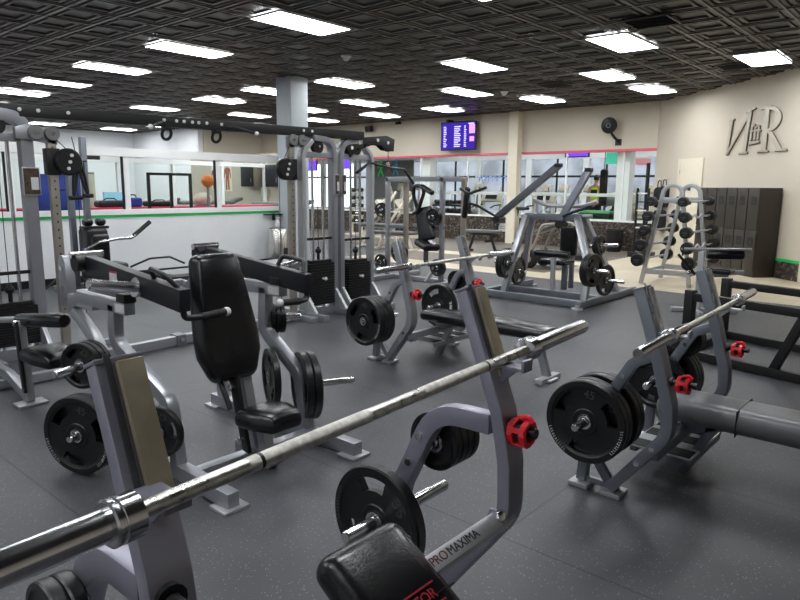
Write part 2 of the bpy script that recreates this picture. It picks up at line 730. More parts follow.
# coffered ceiling: every tile is a nest of square steps hung in a metal grid
TX, TY = 0.66, 0.61
PROF = [(0.0, 0.0, 1), (0.014, 0.0, 1), (0.016, 0.014, 0), (0.062, 0.014, 0), (0.07, 0.034, 0), (0.098, 0.034, 0),
        (0.104, 0.014, 0), (0.148, 0.014, 0), (0.158, 0.038, 0)]
mb = MB()
x0, y0 = -27.06, 0.0
for i in range(43):
    for j in range(28):
        ax, ay = x0 + i * TX, y0 + j * TY
        if ay + TY > 16.9:
            continue
        o = len(mb.v)
        for d, z, mi in PROF:
            mb.v += [V((ax + d, ay + d, CZ + z)), V((ax + TX - d, ay + d, CZ + z)),
                     V((ax + TX - d, ay + TY - d, CZ + z)), V((ax + d, ay + TY - d, CZ + z))]
        n = len(PROF)
        for k in range(n - 1):
            for s in range(4):
                t = (s + 1) % 4
                mb.f.append([o + 4 * k + s, o + 4 * k + t, o + 4 * k + 4 + t, o + 4 * k + 4 + s])
                mb.mi.append(PROF[k][2])
        mb.f.append([o + 4 * (n - 1) + s for s in range(4)])
        mb.mi.append(0)
me = bpy.data.meshes.new('ceiling')
me.from_pydata([tuple(p) for p in mb.v], [], mb.f)
me.materials.append(M['ceil'])
me.materials.append(M['tbar'])
me.polygons.foreach_set('material_index', mb.mi)
me.flip_normals()
co = bpy.data.objects.new('ceiling', me)
COL.objects.link(co)
co['kind'] = 'structure'
mb = MB()
mb.span((-27.2, -4.1, CZ), (4.2, 0.0, CZ + 0.1)).span((1.3, 0.0, CZ), (4.2, 17, CZ + 0.1))
mb.span((-30, 16.4, CZ + 0.04), (4.2, 27, CZ + 0.14)).span((-30, -4.1, CZ + 0.06), (4.2, 17, CZ + 0.16))
struct('ceiling_slab', mb, M['ceil'])

# ---- back wall: a header over a long glazed opening, on a low speckled wall
BY = 16.7
BX0, BX1 = -20.2, -6.15
mb = MB().span((BX0, BY, 2.6), (BX1, BY + 0.2, CZ + 0.05))
mb.span((-22.15, BY, 0), (BX0, BY + 0.2, CZ + 0.05))
struct('wall_back', mb, M['wall'])
struct('trim_1', MB().span((BX0, BY - 0.012, 2.545), (BX1, BY + 0.2, 2.605)), M['pink'])
struct('wall_back_low', MB().span((BX0, BY, 0), (BX1, BY + 0.14, 0.74)), M['granite'])
struct('trim_2', MB().span((BX0, BY - 0.03, 0.74), (BX1, BY + 0.17, 0.785)), M['trimwhite'])
k = 0
xs = [BX0, -15.9, -13.75, -11.9, -10.2, -8.6, -7.0, BX1]
for a, b in zip(xs, xs[1:]):
    k += 1
    struct('window_%d' % k, MB().span((a + 0.02, BY + 0.07, 0.785), (b - 0.02, BY + 0.082, 2.545)), M['glass'])
mb = MB()
for x in xs[1:-1]:
    mb.span((x - 0.02, BY + 0.05, 0.785), (x + 0.02, BY + 0.1, 2.545))
struct('trim_3', mb, M['trimwhite'])
# ivory pillar in front of the header, two white columns behind the glass
struct('column_front', MB().span((-10.28, BY - 0.26, 0), (-9.98, BY, CZ + 0.03)), M['pillar'], 0.006)
struct('column_rear', MB().span((-7.30, BY + 0.35, 0), (-6.95, BY + 0.69, CZ)), M['trimwhite'], 0.006)
struct('column_rear_2', MB().span((-13.95, BY + 0.35, 0), (-13.6, BY + 0.69, CZ)), M['trimwhite'], 0.006)

# ---- right wall runs at an angle, with the lockers, the door and the sign
WD = V((0.7502, -0.6612, 0))
WN = V((-0.6612, -0.7502, 0))
W0 = V((-6.15, 16.72, 0))


def rwall(s, off=0.0, z=0.0):
    """a point on the angled wall: s metres along it, off metres out into the room"""
    return W0 + WD * s + WN * off + V((0, 0, z))


def rbox(mb, s0, s1, o0, o1, z0, z1, mi=0):
    a = rwall((s0 + s1) / 2, (o0 + o1) / 2, (z0 + z1) / 2)
    R = Matrix((WD, WN, V((0, 0, 1)))).transposed()
    return mb.box(a, (s1 - s0, abs(o1 - o0), z1 - z0), R, mi)


struct('wall_right', rbox(MB(), -0.02, 13.2, -0.2, 0.0, 0, CZ + 0.05), M['wall'])
struct('baseboard_right', rbox(MB(), 0.0, 13.2, 0, 0.012, 0, 0.1), M['pillar'])
mb = MB()
rbox(mb, 4.36, 5.32, 0.0, 0.025, 0.0, 0.32)
struct('wall_right_panel', mb, M['granite'])
struct('trim_4', rbox(MB(), 4.36, 5.32, 0.0, 0.03, 0.32, 0.37), M['green'])
struct('wall_right_return', rbox(MB(), 5.32, 5.52, 0.0, 0.10, 0.0, 1.05), M['wall'])
# closing walls outside the picture
q = rwall(13.2)
struct('wall_side', MB().span((q.x, -4.2, 0), (q.x + 0.2, q.y + 0.2, CZ + 0.05)), M['wall'])
struct('wall_front', MB().span((-27.2, -4.2, 0), (q.x + 0.2, -4.0, CZ + 0.05)), M['wallcool'])

# ---- left partition: white half wall, glazing above
LX = -10.9
mb = MB().span((LX - 0.12, -4.0, 0), (LX, 9.12, 1.1))
struct('wall_left', mb, M['wallcool'])
struct('trim_5', MB().span((LX - 0.14, -4.0, 1.05), (LX + 0.018, 9.12, 1.095)), M['green'])
struct('baseboard_left', MB().span((LX, -4.0, 0), (LX + 0.015, 9.12, 0.12)), M['black'])
mb = MB().span((LX - 0.13, -4.0, 1.095), (LX + 0.03, 9.12, 1.18)).span((LX - 0.12, -4.0, 2.06), (LX + 0.02, 9.12, 2.2))
ys = [-4.0, -1.75, 0.05, 1.85, 3.65, 5.45, 7.25, 9.12]
for y in ys[1:-1]:
    mb.span((LX - 0.1, y - 0.045, 1.18), (LX, y + 0.045, 2.06))
mb.span((LX - 0.1, 9.03, 1.18), (LX, 9.12, 2.06))
struct('trim_6', mb, M['trimwhite'])
mb = MB()
for y in ys[1:-1]:
    mb.span((LX - 0.075, y - 0.065, 1.18), (LX - 0.02, y - 0.045, 2.06))
struct('trim_7', mb, M['black'])
for i, (a, b) in enumerate(zip(ys, ys[1:])):
    if i >= 2:
        struct('window_%d' % (8 + i), MB().span((LX - 0.055, a + 0.05, 1.18), (LX - 0.047, b - 0.07, 2.06)), M['glass'])
struct('column_left', MB().span((LX + 0.05, 8.62, 0), (LX + 0.5, 9.06, CZ + 0.03)), M['colpaint'], 0.008)

# ---- the treatment room behind the partition
struct('wall_west', MB().span((-27.3, -4.0, 0), (-27.1, 14.1, CZ + 0.05)), M['wallcool'])
struct('wall_north', MB().span((-27.1, 13.9, 0), (-22.15, 14.1, CZ + 0.05)), M['wallcool'])
struct('wall_jog', MB().span((-22.25, 14.1, 0), (-22.05, BY + 0.2, CZ + 0.05)), M['wall'])
# inner glazed screen
mb = MB()
IX = -15.2
mb.span((IX - 0.05, 3.0, 0.0), (IX + 0.05, 11.6, 0.9)).span((IX - 0.06, 3.0, 2.1), (IX + 0.06, 11.6, 2.2))
for y in (3.0, 4.5, 6.0, 7.4, 8.8, 10.2, 11.6):
    mb.span((IX - 0.05, y - 0.04, 0.9), (IX + 0.05, y + 0.04, 2.1))
struct('wall_screen', mb, M['trimwhite'])
for i, (a, b) in enumerate(zip((3.0, 4.5, 6.0, 7.4, 8.8, 10.2), (4.5, 6.0, 7.4, 8.8, 10.2, 11.6))):
    struct('window_%d' % (20 + i), MB().span((IX - 0.006, a + 0.04, 0.9), (IX + 0.006, b - 0.04, 2.1)), M['glass'])

# ---- far hall with its shop windows
FY = 24.0
mb = MB().span((-30, FY, 0), (4.2, FY + 0.2, 0.5)).span((-30, FY, 2.75), (4.2, FY + 0.2, CZ + 0.1))
xs2 = [-30, -26.5, -24, -21.5, -19, -16.5, -14, -11.5, -9.9, -8.3, -6.2, -3.5, 4.2]
for x in xs2:
    mb.span((x - 0.12, FY, 0.5), (x + 0.12, FY + 0.2, 2.75))
struct('wall_far', mb, M['wallcool'])
mb = MB()
for a, b in zip(xs2, xs2[1:]):
    mb.span((a + 0.12, FY + 0.05, 2.02), (b - 0.12, FY + 0.12, 2.1))
    n = 2 if b - a < 3 else 4
    for t in range(1, n):
        x = a + (b - a) * t / n
        mb.span((x - 0.03, FY + 0.05, 0.5), (x + 0.03, FY + 0.12, 2.75))
struct('trim_8', mb, M['black'])
struct('window_30', MB().span((-29.9, FY + 0.08, 0.5), (4.1, FY + 0.09, 2.75)), M['glass'])
struct('wall_far_left', MB().span((-30.2, 16.7, 0), (-30, FY + 0.2, CZ + 0.1)), M['wallcool'])
struct('wall_far_right', MB().span((-1.2, 16.9, 0), (-1.0, FY + 0.2, CZ + 0.1)), M['wall'])
# what lies outside the shop windows: pavement, a pale building front
struct('ground_outside', MB().span((-40, FY + 0.2, -0.15), (14, 44, -0.05)), mat('pale_pavement', rgb(150, 149, 147), 0.8, var=0.05))
mb = MB().span((-40, 40, 0), (14, 40.3, 7))
struct('building_outside', mb, mat('pale_render', rgb(150, 150, 156), 0.8, var=0.35, vscale=0.5))

# ------------------------------------------------------------------ ceiling lights
lights_xy = [(-6.92, 5.95), (-9.59, 5.95), (-12.24, 5.98), (-14.83, 6.03), (-17.2, 6.1), (-4.2, 5.95), (-1.5, 5.95),  # the last one is unseen, added to light the foreground
             (-4.16, 9.65), (-6.88, 9.83), (-10.13, 9.84), (-12.31, 9.62), (-14.59, 9.8), (-17.56, 9.72), (-20.2, 9.75),
             (-2.89, 12.19), (-5.51, 12.2), (-8.88, 12.44), (-12.09, 12.45), (-16.9, 12.42),
             (-5.5, 14.46), (-8.15, 14.5), (-11.29, 14.67), (-13.71, 14.76), (-16.3, 14.71), (-19.3, 14.7),
             (-20.0, 6.1), (-1.5, 2.4), (-4.2, 2.4), (-6.9, 2.4), (-9.6, 2.4), (-14.8, 2.4), (-17.4, 2.4), (-1.5, -1.2), (-4.2, -1.2), (-6.9, -1.2),  # after the first, unseen fixtures added to light the near part
             (-22.6, 6.1), (-25.2, 9.75), (-22.7, 9.75), (-25.2, 12.4), (-22.6, 12.4), (-19.6, 12.4), (-14.4, 12.45),  # fixtures added to brighten the treatment room
             (-5.0, 19.5), (-8.0, 19.5), (-11.0, 19.5), (-14.0, 19.5), (-5.0, 22.0), (-8.0, 22.0), (-11.0, 22.0), (-14.0, 22.0), (-17.2, 22.0)]  # fixtures hidden by the header, added to brighten the far hall
L0 = None
for i, (x, y) in enumerate(lights_xy):
    if L0 is None:
        L0 = thing('ceiling_light', '', 'ceiling light', (x, y, CZ - 0.012), 'recessed ceiling lights')
        mb = MB()
        for sx in (-1, 1):
            mb.box((sx * 0.299, 0, 0.0), (0.012, 1.21, 0.026))
            mb.box((0, sx * 0.601, 0.0), (0.60, 0.012, 0.026))
        part('frame', mb, M['lightframe'], L0, 0.003)
        part('diffuser', MB().box((0, 0, -0.004), (0.588, 1.192, 0.014)), M['diffuser'], L0)
        L = L0
    else:
        L = again(L0, (x, y, CZ - 0.012))
    row = {0: 'in the second row from the camera', 1: 'in the middle row', 2: 'in the row before the last', 3: 'in the row nearest the back header'}
    r = 0 if 5 < y < 7 else 1 if 9 < y < 10 else 2 if 12 < y < 13 else 3 if 14 < y < 17 else 4
    L['label'] = 'light'
    L['_r'] = r
    L['_x'] = x
rows = {}
for o in list(COL.objects):
    if '_r' in o:
        rows.setdefault(o['_r'], []).append(o)
ordn = ['first', 'second', 'third', 'fourth', 'fifth', 'sixth', 'seventh', 'eighth', 'ninth']
rn = {0: 'nearest visible row', 1: 'second row', 2: 'third row', 3: 'row closest to the back header', 4: 'unseen added rows'}
for r, os_ in rows.items():
    os_.sort(key=lambda o: -o['_x'])
    for k, o in enumerate(os_):
        o['label'] = 'lit white ceiling light, %s from the right in the %s' % (ordn[k] if k < 9 else 'last', rn[r])
        if r == 4:
            o['label'] = 'unseen white ceiling light added for brightness, outside the picture or hidden by the header'
        del o['_r'], o['_x']
# ================================================================== wall and ceiling fixtures
# smoke detectors, vents, sprinklers, little cameras
def detector(p, label):
    t = thing('smoke_detector', label, 'smoke detector', p)
    part('base', MB().lathe((0, 0, 0), (0, 0, -1), [(0, 0.085), (0.02, 0.085), (0.025, 0.07)], 20), M['white'], t)
    part('dome', MB().lathe((0, 0, -0.025), (0, 0, -1), [(0, 0.06), (0.035, 0.05), (0.055, 0.025)], 20), M['white'], t)


detector((-8.05, 7.85, CZ), 'white dome smoke detector on dark ceiling in front of the pale column')
detector((-8.22, 12.9, CZ), 'small white smoke detector on ceiling beside the light above the screen')


def vent(p, label, s=0.6):
    t = thing('ceiling_vent', label, 'vent', p)
    mb = MB()
    for sx in (-1, 1):
        mb.box((sx * s / 2, 0, 0), (0.03, s, 0.02))
        mb.box((0, sx * s / 2, 0), (s, 0.03, 0.02))
    part('frame', mb, M['tbar'], t)
    for i in range(6):
        a = -s / 2 + s * (i + 0.5) / 6
        part('slat', MB().box((0, a, 0), (s, 0.05, 0.012), Matrix.Rotation(0.6, 3, 'X')), M['black'], t)


for (u, v), lab in (((651, 22), 'dark slatted ceiling vent above the brightest square light'),
                    ((737, 66), 'dark slatted ceiling vent near the angled wall and its light'),
                    ((556, 85), 'small dark slatted ceiling vent above the black round wall speaker')):
    p = on_z(u, v, CZ - 0.012)
    vent(p, lab, 0.55)
for (u, v), lab in (((155, 33), 'tiny sprinkler head on the ceiling before the long lights at left'),
                    ((531, 33), 'tiny sprinkler head on the ceiling left of the brightest square light'),
                    ((617, 62), 'tiny sprinkler head on the ceiling under the brightest square light')):
    p = on_z(u, v, CZ)
    t = thing('ceiling_sprinkler', lab, 'sprinkler', p)
    part('stem', MB().cyl((0, 0, 0), (0, 0, -0.05), 0.014, 10), M['chrome'], t)
    part('deflector', MB().cyl((0, 0, -0.05), (0, 0, -0.058), 0.03, 12), M['chrome'], t)
    part('escutcheon', MB().cyl((0, 0, 0), (0, 0, -0.012), 0.04, 12), M['chrome'], t)

# wall cameras / speakers on the back header
for (u, v), lab, s in (((369, 129), 'small black box speaker on the back header above the lat pulldown bar', 0.2),
                       ((398, 123), 'tiny black camera hanging from the header left of the screen', 0.1)):
    p = on_y(u, v, BY - 0.15)
    t = thing('wall_speaker', lab, 'speaker', (p.x, BY, p.z))
    part('bracket', MB().span((-0.02, -0.1, -0.02), (0.02, 0.0, 0.02)), M['black'], t)
    part('body', MB().box((0, -0.15, 0), (s * 1.3, 0.14, s * 0.9), Matrix.Rotation(0.2, 3, 'X')), M['black'], t, 0.01)

# round black speaker on a bracket
p = on_y(608, 125, BY - 0.3)
t = thing('round_speaker', 'black round speaker on a bracket high on the back header', 'speaker', (p.x, BY, p.z))
ax = V((0.1, -1, -0.12))
part('body', MB().lathe((0, -0.2, 0), ax, [(-0.14, 0.05), (-0.1, 0.14), (-0.02, 0.19), (0.05, 0.205), (0.075, 0.19)], 28), M['black'], t)
part('grille', MB().lathe((0, -0.2, 0), ax, [(0.07, 0.188), (0.095, 0.12), (0.1, 0.06)], 28), M['blacksteel'], t)
part('badge', MB().ring((0.012, -0.305, -0.014), ax, [(0, 0.06), (0.012, 0.06), (0.012, 0.042), (0, 0.042)], 18), M['grey'], t)
mb = MB().tube([(0.03, -0.12, -0.2), (0.12, -0.16, -0.3), (0.2, -0.02, -0.42)], 0.035, 8, 0.08).span((0.1, -0.03, -0.5), (0.26, 0, -0.34))
part('bracket', mb, M['black'], t)

# the purple schedule screen
a, b = on_y(441, 124, BY - 0.28), on_y(476, 147, BY - 0.28)
cx, cz, w, h = (a.x + b.x) / 2, (a.z + b.z) / 2 - 0.02, (b.x - a.x) * 0.95, 0.80
t = thing('schedule_screen', 'lit purple and blue schedule screen hanging on the back header', 'screen', (cx, BY, cz))
part('housing', MB().box((0, -0.26, 0), (w + 0.04, 0.06, h + 0.04)), M['black'], t, 0.008)
scr = MB().box((0, -0.293, 0), (w - 0.02, 0.006, h - 0.02))
part('display', scr, emit('screen_blue', rgb(52, 36, 140), 0.9), t)
mp = MB()
random.seed(3)
glow = emit('screen_text', rgb(190, 180, 250), 1.3)
for x, l in ((-0.47, 0.12), (-0.12, 0.24), (0.2, 0.08)):
    mb = MB()
    for i in range(1, 13):
        ll = l * random.uniform(0.6, 1.1)
        mb.box((x * w / 1.1 + ll / 2, -0.2985, 0.33 - i * 0.053), (ll, 0.003, 0.024))
    part('text_column', mb, glow, t)
part('title_text', MB().box((0.42 * w / 1.1, -0.2985, 0.345), (0.2, 0.003, 0.03)), glow, t)
mp.box((0.45 * w / 1.1, -0.2985, 0.19), (0.2, 0.003, 0.26)).box((0.45 * w / 1.1, -0.2985, -0.1), (0.16, 0.003, 0.14))
part('picture_panel', mp, emit('screen_panel', rgb(190, 120, 250), 1.5), t)
part('wall_mount', MB().box((-w * 0.35, -0.12, h * 0.56), (0.1, 0.24, 0.1)).box((-w * 0.5, -0.12, -h * 0.32), (0.12, 0.24, 0.14)), M['black'], t)

# ------------------------------------------------------------------ the wall sign: a mirrored N, a small "fit", an R
R_SIGN = Matrix((WD, V((0, 0, 1)), WD.cross(V((0, 0, 1))))).transposed()
sc_ = rwall(3.60, 0, 2.71)
sign = thing('wall_sign', 'large metal letter sign reading N fit R on the angled wall', 'sign', sc_)
sign.scale = (0.94, 0.94, 0.94)


def S(x, z, off=0.04):
    return WD * x + V((0, 0, z)) + WN * off


def glyph(name, polys, off=0.03, dep=0.02):
    mb = MB()
    for pl in polys:
        mb.prism(pl, WN * off, WD, V((0, 0, 1)), WN * dep)
    o = part(name, mb, M['signmetal'], sign, 0.0, smooth=False)
    me = MB()
    for pl in polys:
        cxp = sum(p[0] for p in pl) / len(pl)
        czp = sum(p[1] for p in pl) / len(pl)
        pl2 = [(cxp + (x - cxp) * 1.0 - 0.012, czp + (z - czp) * 1.0 - 0.012) for x, z in pl]
        me.prism(pl2, WN * 0.002, WD, V((0, 0, 1)), WN * (off - 0.002))
    part('backing', me, M['signedge'], o, smooth=False)
    return o


# proportions surveyed on the wall: the letters stand about 0.85 m high
nl, nr = -0.80, -0.10
H0, H1 = -0.43, 0.40
glyph('letter_n_mirrored', [
    [(nl - 0.0, H0), (nl + 0.06, H0), (nl + 0.15, H1 - 0.1), (nl + 0.06, H1 - 0.1)],        # left stem
    [(nl + 0.03, H1 - 0.13), (nl + 0.2, H1 - 0.1), (nl + 0.2, H1 - 0.07), (nl + 0.04, H1 - 0.09)],
    [(nl, H0), (nl + 0.075, H0 + 0.02), (nr + 0.06, H1 + 0.03), (nr - 0.06, H1 + 0.02)],     # diagonal
    [(nr - 0.13, H0 + 0.02), (nr - 0.03, H0 + 0.02), (nr + 0.05, H1), (nr - 0.06, H1)],      # right stem
    [(nr - 0.26, H0), (nr + 0.02, H0), (nr + 0.02, H0 + 0.04), (nr - 0.24, H0 + 0.03)],
    [(nr - 0.12, H1), (nr + 0.16, H1 + 0.06), (nr + 0.16, H1 + 0.09), (nr - 0.1, H1 + 0.05)]])
rl = 0.36


def arc(cx, cz, rx, rz, a0, a1, n=12):
    return [(cx + rx * math.cos(math.radians(a0 + (a1 - a0) * i / n)), cz + rz * math.sin(math.radians(a0 + (a1 - a0) * i / n))) for i in range(n + 1)]


bowl = arc(rl + 0.13, 0.205, 0.36, 0.245, 90, -90) + arc(rl + 0.13, 0.205, 0.25, 0.185, -90, 90)
quads = []
n_ = 13
for i in range(n_ - 1):
    quads.append([bowl[i], bowl[i + 1], bowl[2 * n_ - 2 - i], bowl[2 * n_ - 1 - i]])
glyph('letter_r', [
    [(rl, H0), (rl + 0.13, H0), (rl + 0.13, H1 + 0.03), (rl, H1 + 0.03)],
    [(rl - 0.12, H0), (rl + 0.2, H0), (rl + 0.2, H0 + 0.04), (rl - 0.1, H0 + 0.04)],
    [(rl - 0.14, H1 + 0.02), (rl + 0.18, H1 + 0.02), (rl + 0.18, H1 + 0.06), (rl - 0.12, H1 + 0.06)],
    [(rl + 0.13, -0.04), (rl + 0.27, -0.04), (rl + 0.60, H0 + 0.03), (rl + 0.45, H0 + 0.03)],
    [(rl + 0.40, H0), (rl + 0.74, H0), (rl + 0.70, H0 + 0.05), (rl + 0.42, H0 + 0.04)]] + quads)
f0 = 0.0
glyph('word_fit', [
    [(f0 - 0.03, -0.17), (f0 + 0.015, -0.17), (f0 + 0.03, 0.1), (f0 - 0.015, 0.1)],
    [(f0 - 0.01, 0.09), (f0 + 0.09, 0.12), (f0 + 0.09, 0.155), (f0 + 0.01, 0.14)],
    [(f0 - 0.05, 0.0), (f0 + 0.08, 0.0), (f0 + 0.08, 0.03), (f0 - 0.05, 0.03)],
    [(f0 + 0.095, -0.17), (f0 + 0.14, -0.17), (f0 + 0.145, 0.03), (f0 + 0.1, 0.03)],
    [(f0 + 0.105, 0.06), (f0 + 0.145, 0.06), (f0 + 0.145, 0.10), (f0 + 0.105, 0.10)],
    [(f0 + 0.19, -0.17), (f0 + 0.235, -0.17), (f0 + 0.245, 0.12), (f0 + 0.205, 0.12)],
    [(f0 + 0.16, 0.0), (f0 + 0.28, 0.0), (f0 + 0.28, 0.03), (f0 + 0.16, 0.03)],
    [(f0 - 0.04, -0.26), (f0 + 0.27, -0.23), (f0 + 0.27, -0.195), (f0 - 0.04, -0.225)]], 0.03, 0.02)

# ------------------------------------------------------------------ door in the angled wall
mb = MB()
rbox(mb, 1.06, 1.14, 0, 0.03, 0, 2.29)
rbox(mb, 1.98, 2.06, 0, 0.03, 0, 2.29)
rbox(mb, 1.14, 1.98, 0, 0.03, 2.2, 2.29)
struct('trim_9', mb, M['pillar'])
door = struct('door_1', rbox(MB(), 1.14, 1.98, 0, 0.02, 0.01, 2.2), M['pillar'])
t = MB().cyl(rwall(1.9, 0.02, 1.02), rwall(1.9, 0.07, 1.02), 0.012, 10).bar(rwall(1.9, 0.065, 1.02), rwall(1.78, 0.065, 1.02), 0.018, 0.018)
o = bpy.data.objects.new('door_handle', t.mesh('door_handle', M['chrome']))
COL.objects.link(o)
o.parent = door
mb = MB()
for z in (0.3, 1.1, 1.95):
    rbox(mb, 1.135, 1.15, 0.02, 0.035, z, z + 0.1)
o = bpy.data.objects.new('hinge', mb.mesh('hinge', M['chrome']))
COL.objects.link(o)
o.parent = door
mb = MB()
rbox(mb, 1.5, 1.68, 0.02, 0.026, 1.52, 1.72)
sg = thing('door_notice', 'small printed notice on the pale door in the angled wall', 'notice', rwall(1.59, 0.02, 1.52))
part('paper', mb, M['label'], sg, world=True)
mb = MB()
rbox(mb, 1.53, 1.65, 0.026, 0.028, 1.57, 1.66)
part('print', mb, M['darktext'], sg, world=True)

# ------------------------------------------------------------------ lockers: one bank of two-tier units along the angled wall
for k in range(6):
    s0 = 2.69 + k * 0.325
    b = rwall(s0 + 0.16, 0.24)
    pos = ['farthest', 'second farthest', 'third farthest', 'fourth farthest', 'second nearest', 'nearest']
    t = thing('locker', 'dark bronze two-tier locker, %s from the camera in the bank' % pos[k], 'locker', b, 'lockers along the angled wall')
    mb = MB()
    rbox(mb, s0 + 0.002, s0 + 0.323, 0.036, 0.46, 0.0, 1.64)
    part('body', mb, M['locker'], t, 0.004, world=True)
    for z0, z1, zs in ((0.11, 0.855, 0.58), (0.875, 1.64, 1.32)):
        mb = MB()
        rbox(mb, s0 + 0.012, s0 + 0.313, 0.46, 0.476, z0, z1 - 0.01)
        d = part('door', mb, M['locker'], t, 0.003, world=True)
        mb = MB()
        rbox(mb, s0 + 0.10, s0 + 0.25, 0.474, 0.48, zs, zs + 0.16)
        part('handle_recess', mb, M['lockerslot'], d, world=True)
        mb = MB()
        rbox(mb, s0 + 0.165, s0 + 0.185, 0.479, 0.486, zs + 0.05, zs + 0.08)
        part('latch', mb, M['graphite'], d, world=True)
# ================================================================== plates, barbells, collars
def polar_mesh(rings, n, slots, name, m):
    """disc round the y axis; rings = (radius, half thickness); slots = (ring i0, i1, [(a0, a1)...]) cut right through"""
    i0, i1, wins = slots if slots else (-1, -1, [])

    def cut(i, j):
        if not (i0 <= i < i1):
            return False
        a = 360.0 * (j + 0.5) / n
        return any(x <= a <= y for x, y in wins)
    mb = MB()
    idx = {}

    def vid(i, j, s):
        k = (i, j % n, s)
        if k not in idx:
            r, h = rings[i]
            a = 2 * PI * (j % n) / n
            idx[k] = len(mb.v)
            mb.v.append(V((r * math.cos(a), s * h, r * math.sin(a))))
        return idx[k]
    m_ = len(rings)

    def q(*f):
        mb.f.append(list(f))
        mb.mi.append(0)
    for j in range(n):
        for i in range(m_ - 1):
            if cut(i, j):
                continue
            for s in (-1, 1):
                q(vid(i, j, s), vid(i + 1, j, s), vid(i + 1, j + 1, s), vid(i, j + 1, s))
            if i > 0 and cut(i - 1, j):
                q(vid(i, j, -1), vid(i, j + 1, -1), vid(i, j + 1, 1), vid(i, j, 1))
            if i < m_ - 2 and cut(i + 1, j):
                q(vid(i + 1, j, -1), vid(i + 1, j + 1, -1), vid(i + 1, j + 1, 1), vid(i + 1, j, 1))
            if cut(i, j - 1):
                q(vid(i, j, -1), vid(i + 1, j, -1), vid(i + 1, j, 1), vid(i, j, 1))
            if cut(i, (j + 1) % n):
                q(vid(i, j + 1, -1), vid(i + 1, j + 1, -1), vid(i + 1, j + 1, 1), vid(i, j + 1, 1))
        q(vid(0, j, -1), vid(0, j + 1, -1), vid(0, j + 1, 1), vid(0, j, 1))
        q(vid(m_ - 1, j, -1), vid(m_ - 1, j + 1, -1), vid(m_ - 1, j + 1, 1), vid(m_ - 1, j, 1))
    me = mb.mesh(name, m, 0.0, True, 30)
    return me


PLATE = {}
SPARE = bpy.data.collections.new('pattern_store')      # never linked to the scene


def plate_proto(key, R, T, slots=True, txt=None, rimtxt=None):
    t = bpy.data.objects.new('weight_plate', None)
    ORG[t] = V((0, 0, 0))
    tag(t, 'plate', 'weight plate')
    h = T / 2
    rings = [(0.026, h), (0.04, h), (0.043, h * 0.8), (0.3 * R, h * 0.8), (0.32 * R, h * 0.62), (0.55 * R, h * 0.62), (0.79 * R, h * 0.62),
             (0.83 * R, h * 0.75), (0.86 * R, h), (0.975 * R, h), (R, h * 0.72)]
    sl = (5, 6, [(8, 52), (128, 172), (248, 292)]) if slots else None
    b = bpy.data.objects.new('disc', polar_mesh(rings, 60, sl, 'plate_disc_' + key, M['rubber']))
    b.parent = t
    hub = MB().ring((0, 0, 0), (0, 1, 0), [(-h * 1.02, 0.026), (-h * 1.02, 0.037), (h * 1.02, 0.037), (h * 1.02, 0.026)], 24)
    hb = bpy.data.objects.new('steel_bushing', hub.mesh('steel_bushing', M['chrome']))
    hb.parent = t
    objs = [t, b, hb]
    if txt:
        o = bpy.data.objects.new('weight_number', text_mesh('weight_number', txt, 0.062, M['rubbertext']))
        o.parent = t
        o.matrix_local = Matrix.Translation((0, -h * 0.64, R * 0.67)) @ Matrix(((1, 0, 0), (0, 0, -1), (0, 1, 0))).to_4x4()
        objs.append(o)
    if rimtxt:
        for a0 in (205, 325):
            mb = MB()
            for k in range(11):
                a = math.radians(a0 + k * 4.0)
                c = V((math.cos(a), 0, math.sin(a))) * R * 0.915 + V((0, -h - 0.0005, 0))
                rt = Matrix((V((-math.sin(a), 0, math.cos(a))), V((0, 1, 0)), V((math.cos(a), 0, math.sin(a))))).transposed()
                hh = random.choice((0.013, 0.016))
                mb.box(c - V((math.cos(a), 0, math.sin(a))) * 0.002, (0.002, 0.0012, hh), rt)
                mb.box(c + rt @ V((0.0035, 0, hh * 0.3)), (0.006, 0.0012, 0.002), rt)
                if k % 2:
                    mb.box(c + rt @ V((0.0035, 0, -hh * 0.4)), (0.006, 0.0012, 0.002), rt)
            o = bpy.data.objects.new('rim_lettering', mb.mesh('rim_lettering', M['whitetext'] if rimtxt == 'w' else M['rubbertext']))
            o.parent = t
            objs.append(o)
    for o in objs:
        SPARE.objects.link(o)
    PLATE[key] = (t, R, T)


plate_proto('45', 0.222, 0.048, True, '45', 'w')
plate_proto('45d', 0.222, 0.048, True, '45', 'd')
plate_proto('35', 0.180, 0.044, True, '35', 'd')
plate_proto('30', 0.192, 0.044, True, '35', 'd')
plate_proto('25', 0.140, 0.038, True, '25', 'd')
plate_proto('10', 0.100, 0.030, False, '10', None)
plate_proto('bump', 0.222, 0.036, False, None, None)


def plate(key, loc, label, spin=0.0, axis=None, group=None):
    """axis = direction its numbered face looks (default -y)"""
    src = PLATE[key][0]
    c = copy_tree(src)
    c.location = loc
    a = V(axis).normalized() if axis else V((0, -1, 0))
    up = V((0, 0, 1))
    x = up.cross(-a).normalized() if abs(a.z) < 0.99 else V((1, 0, 0))
    x = (-a).cross(up).normalized()
    z = x.cross(-a).normalized()
    R = Matrix((x, -a, z)).transposed()
    c.rotation_euler = (R @ Matrix.Rotation(spin, 3, 'Y')).to_euler()
    c['label'] = label
    if group:
        c['group'] = group
    return c


ORDN = ['outermost', 'second', 'third', 'fourth', 'fifth']


def plates(key, start, step, n, what, spins=(0,), axis=None, group=None):
    """n plates along `step` from `start`; `what` has one {} for the position"""
    p = V(start)
    for i in range(n):
        plate(key, p + V(step) * i, what.format(ORDN[i]) if n > 1 else what.format('single'), spins[i % len(spins)], axis,
              group or ('plates ' + what.split(' on ', 1)[-1] if n > 1 else None))


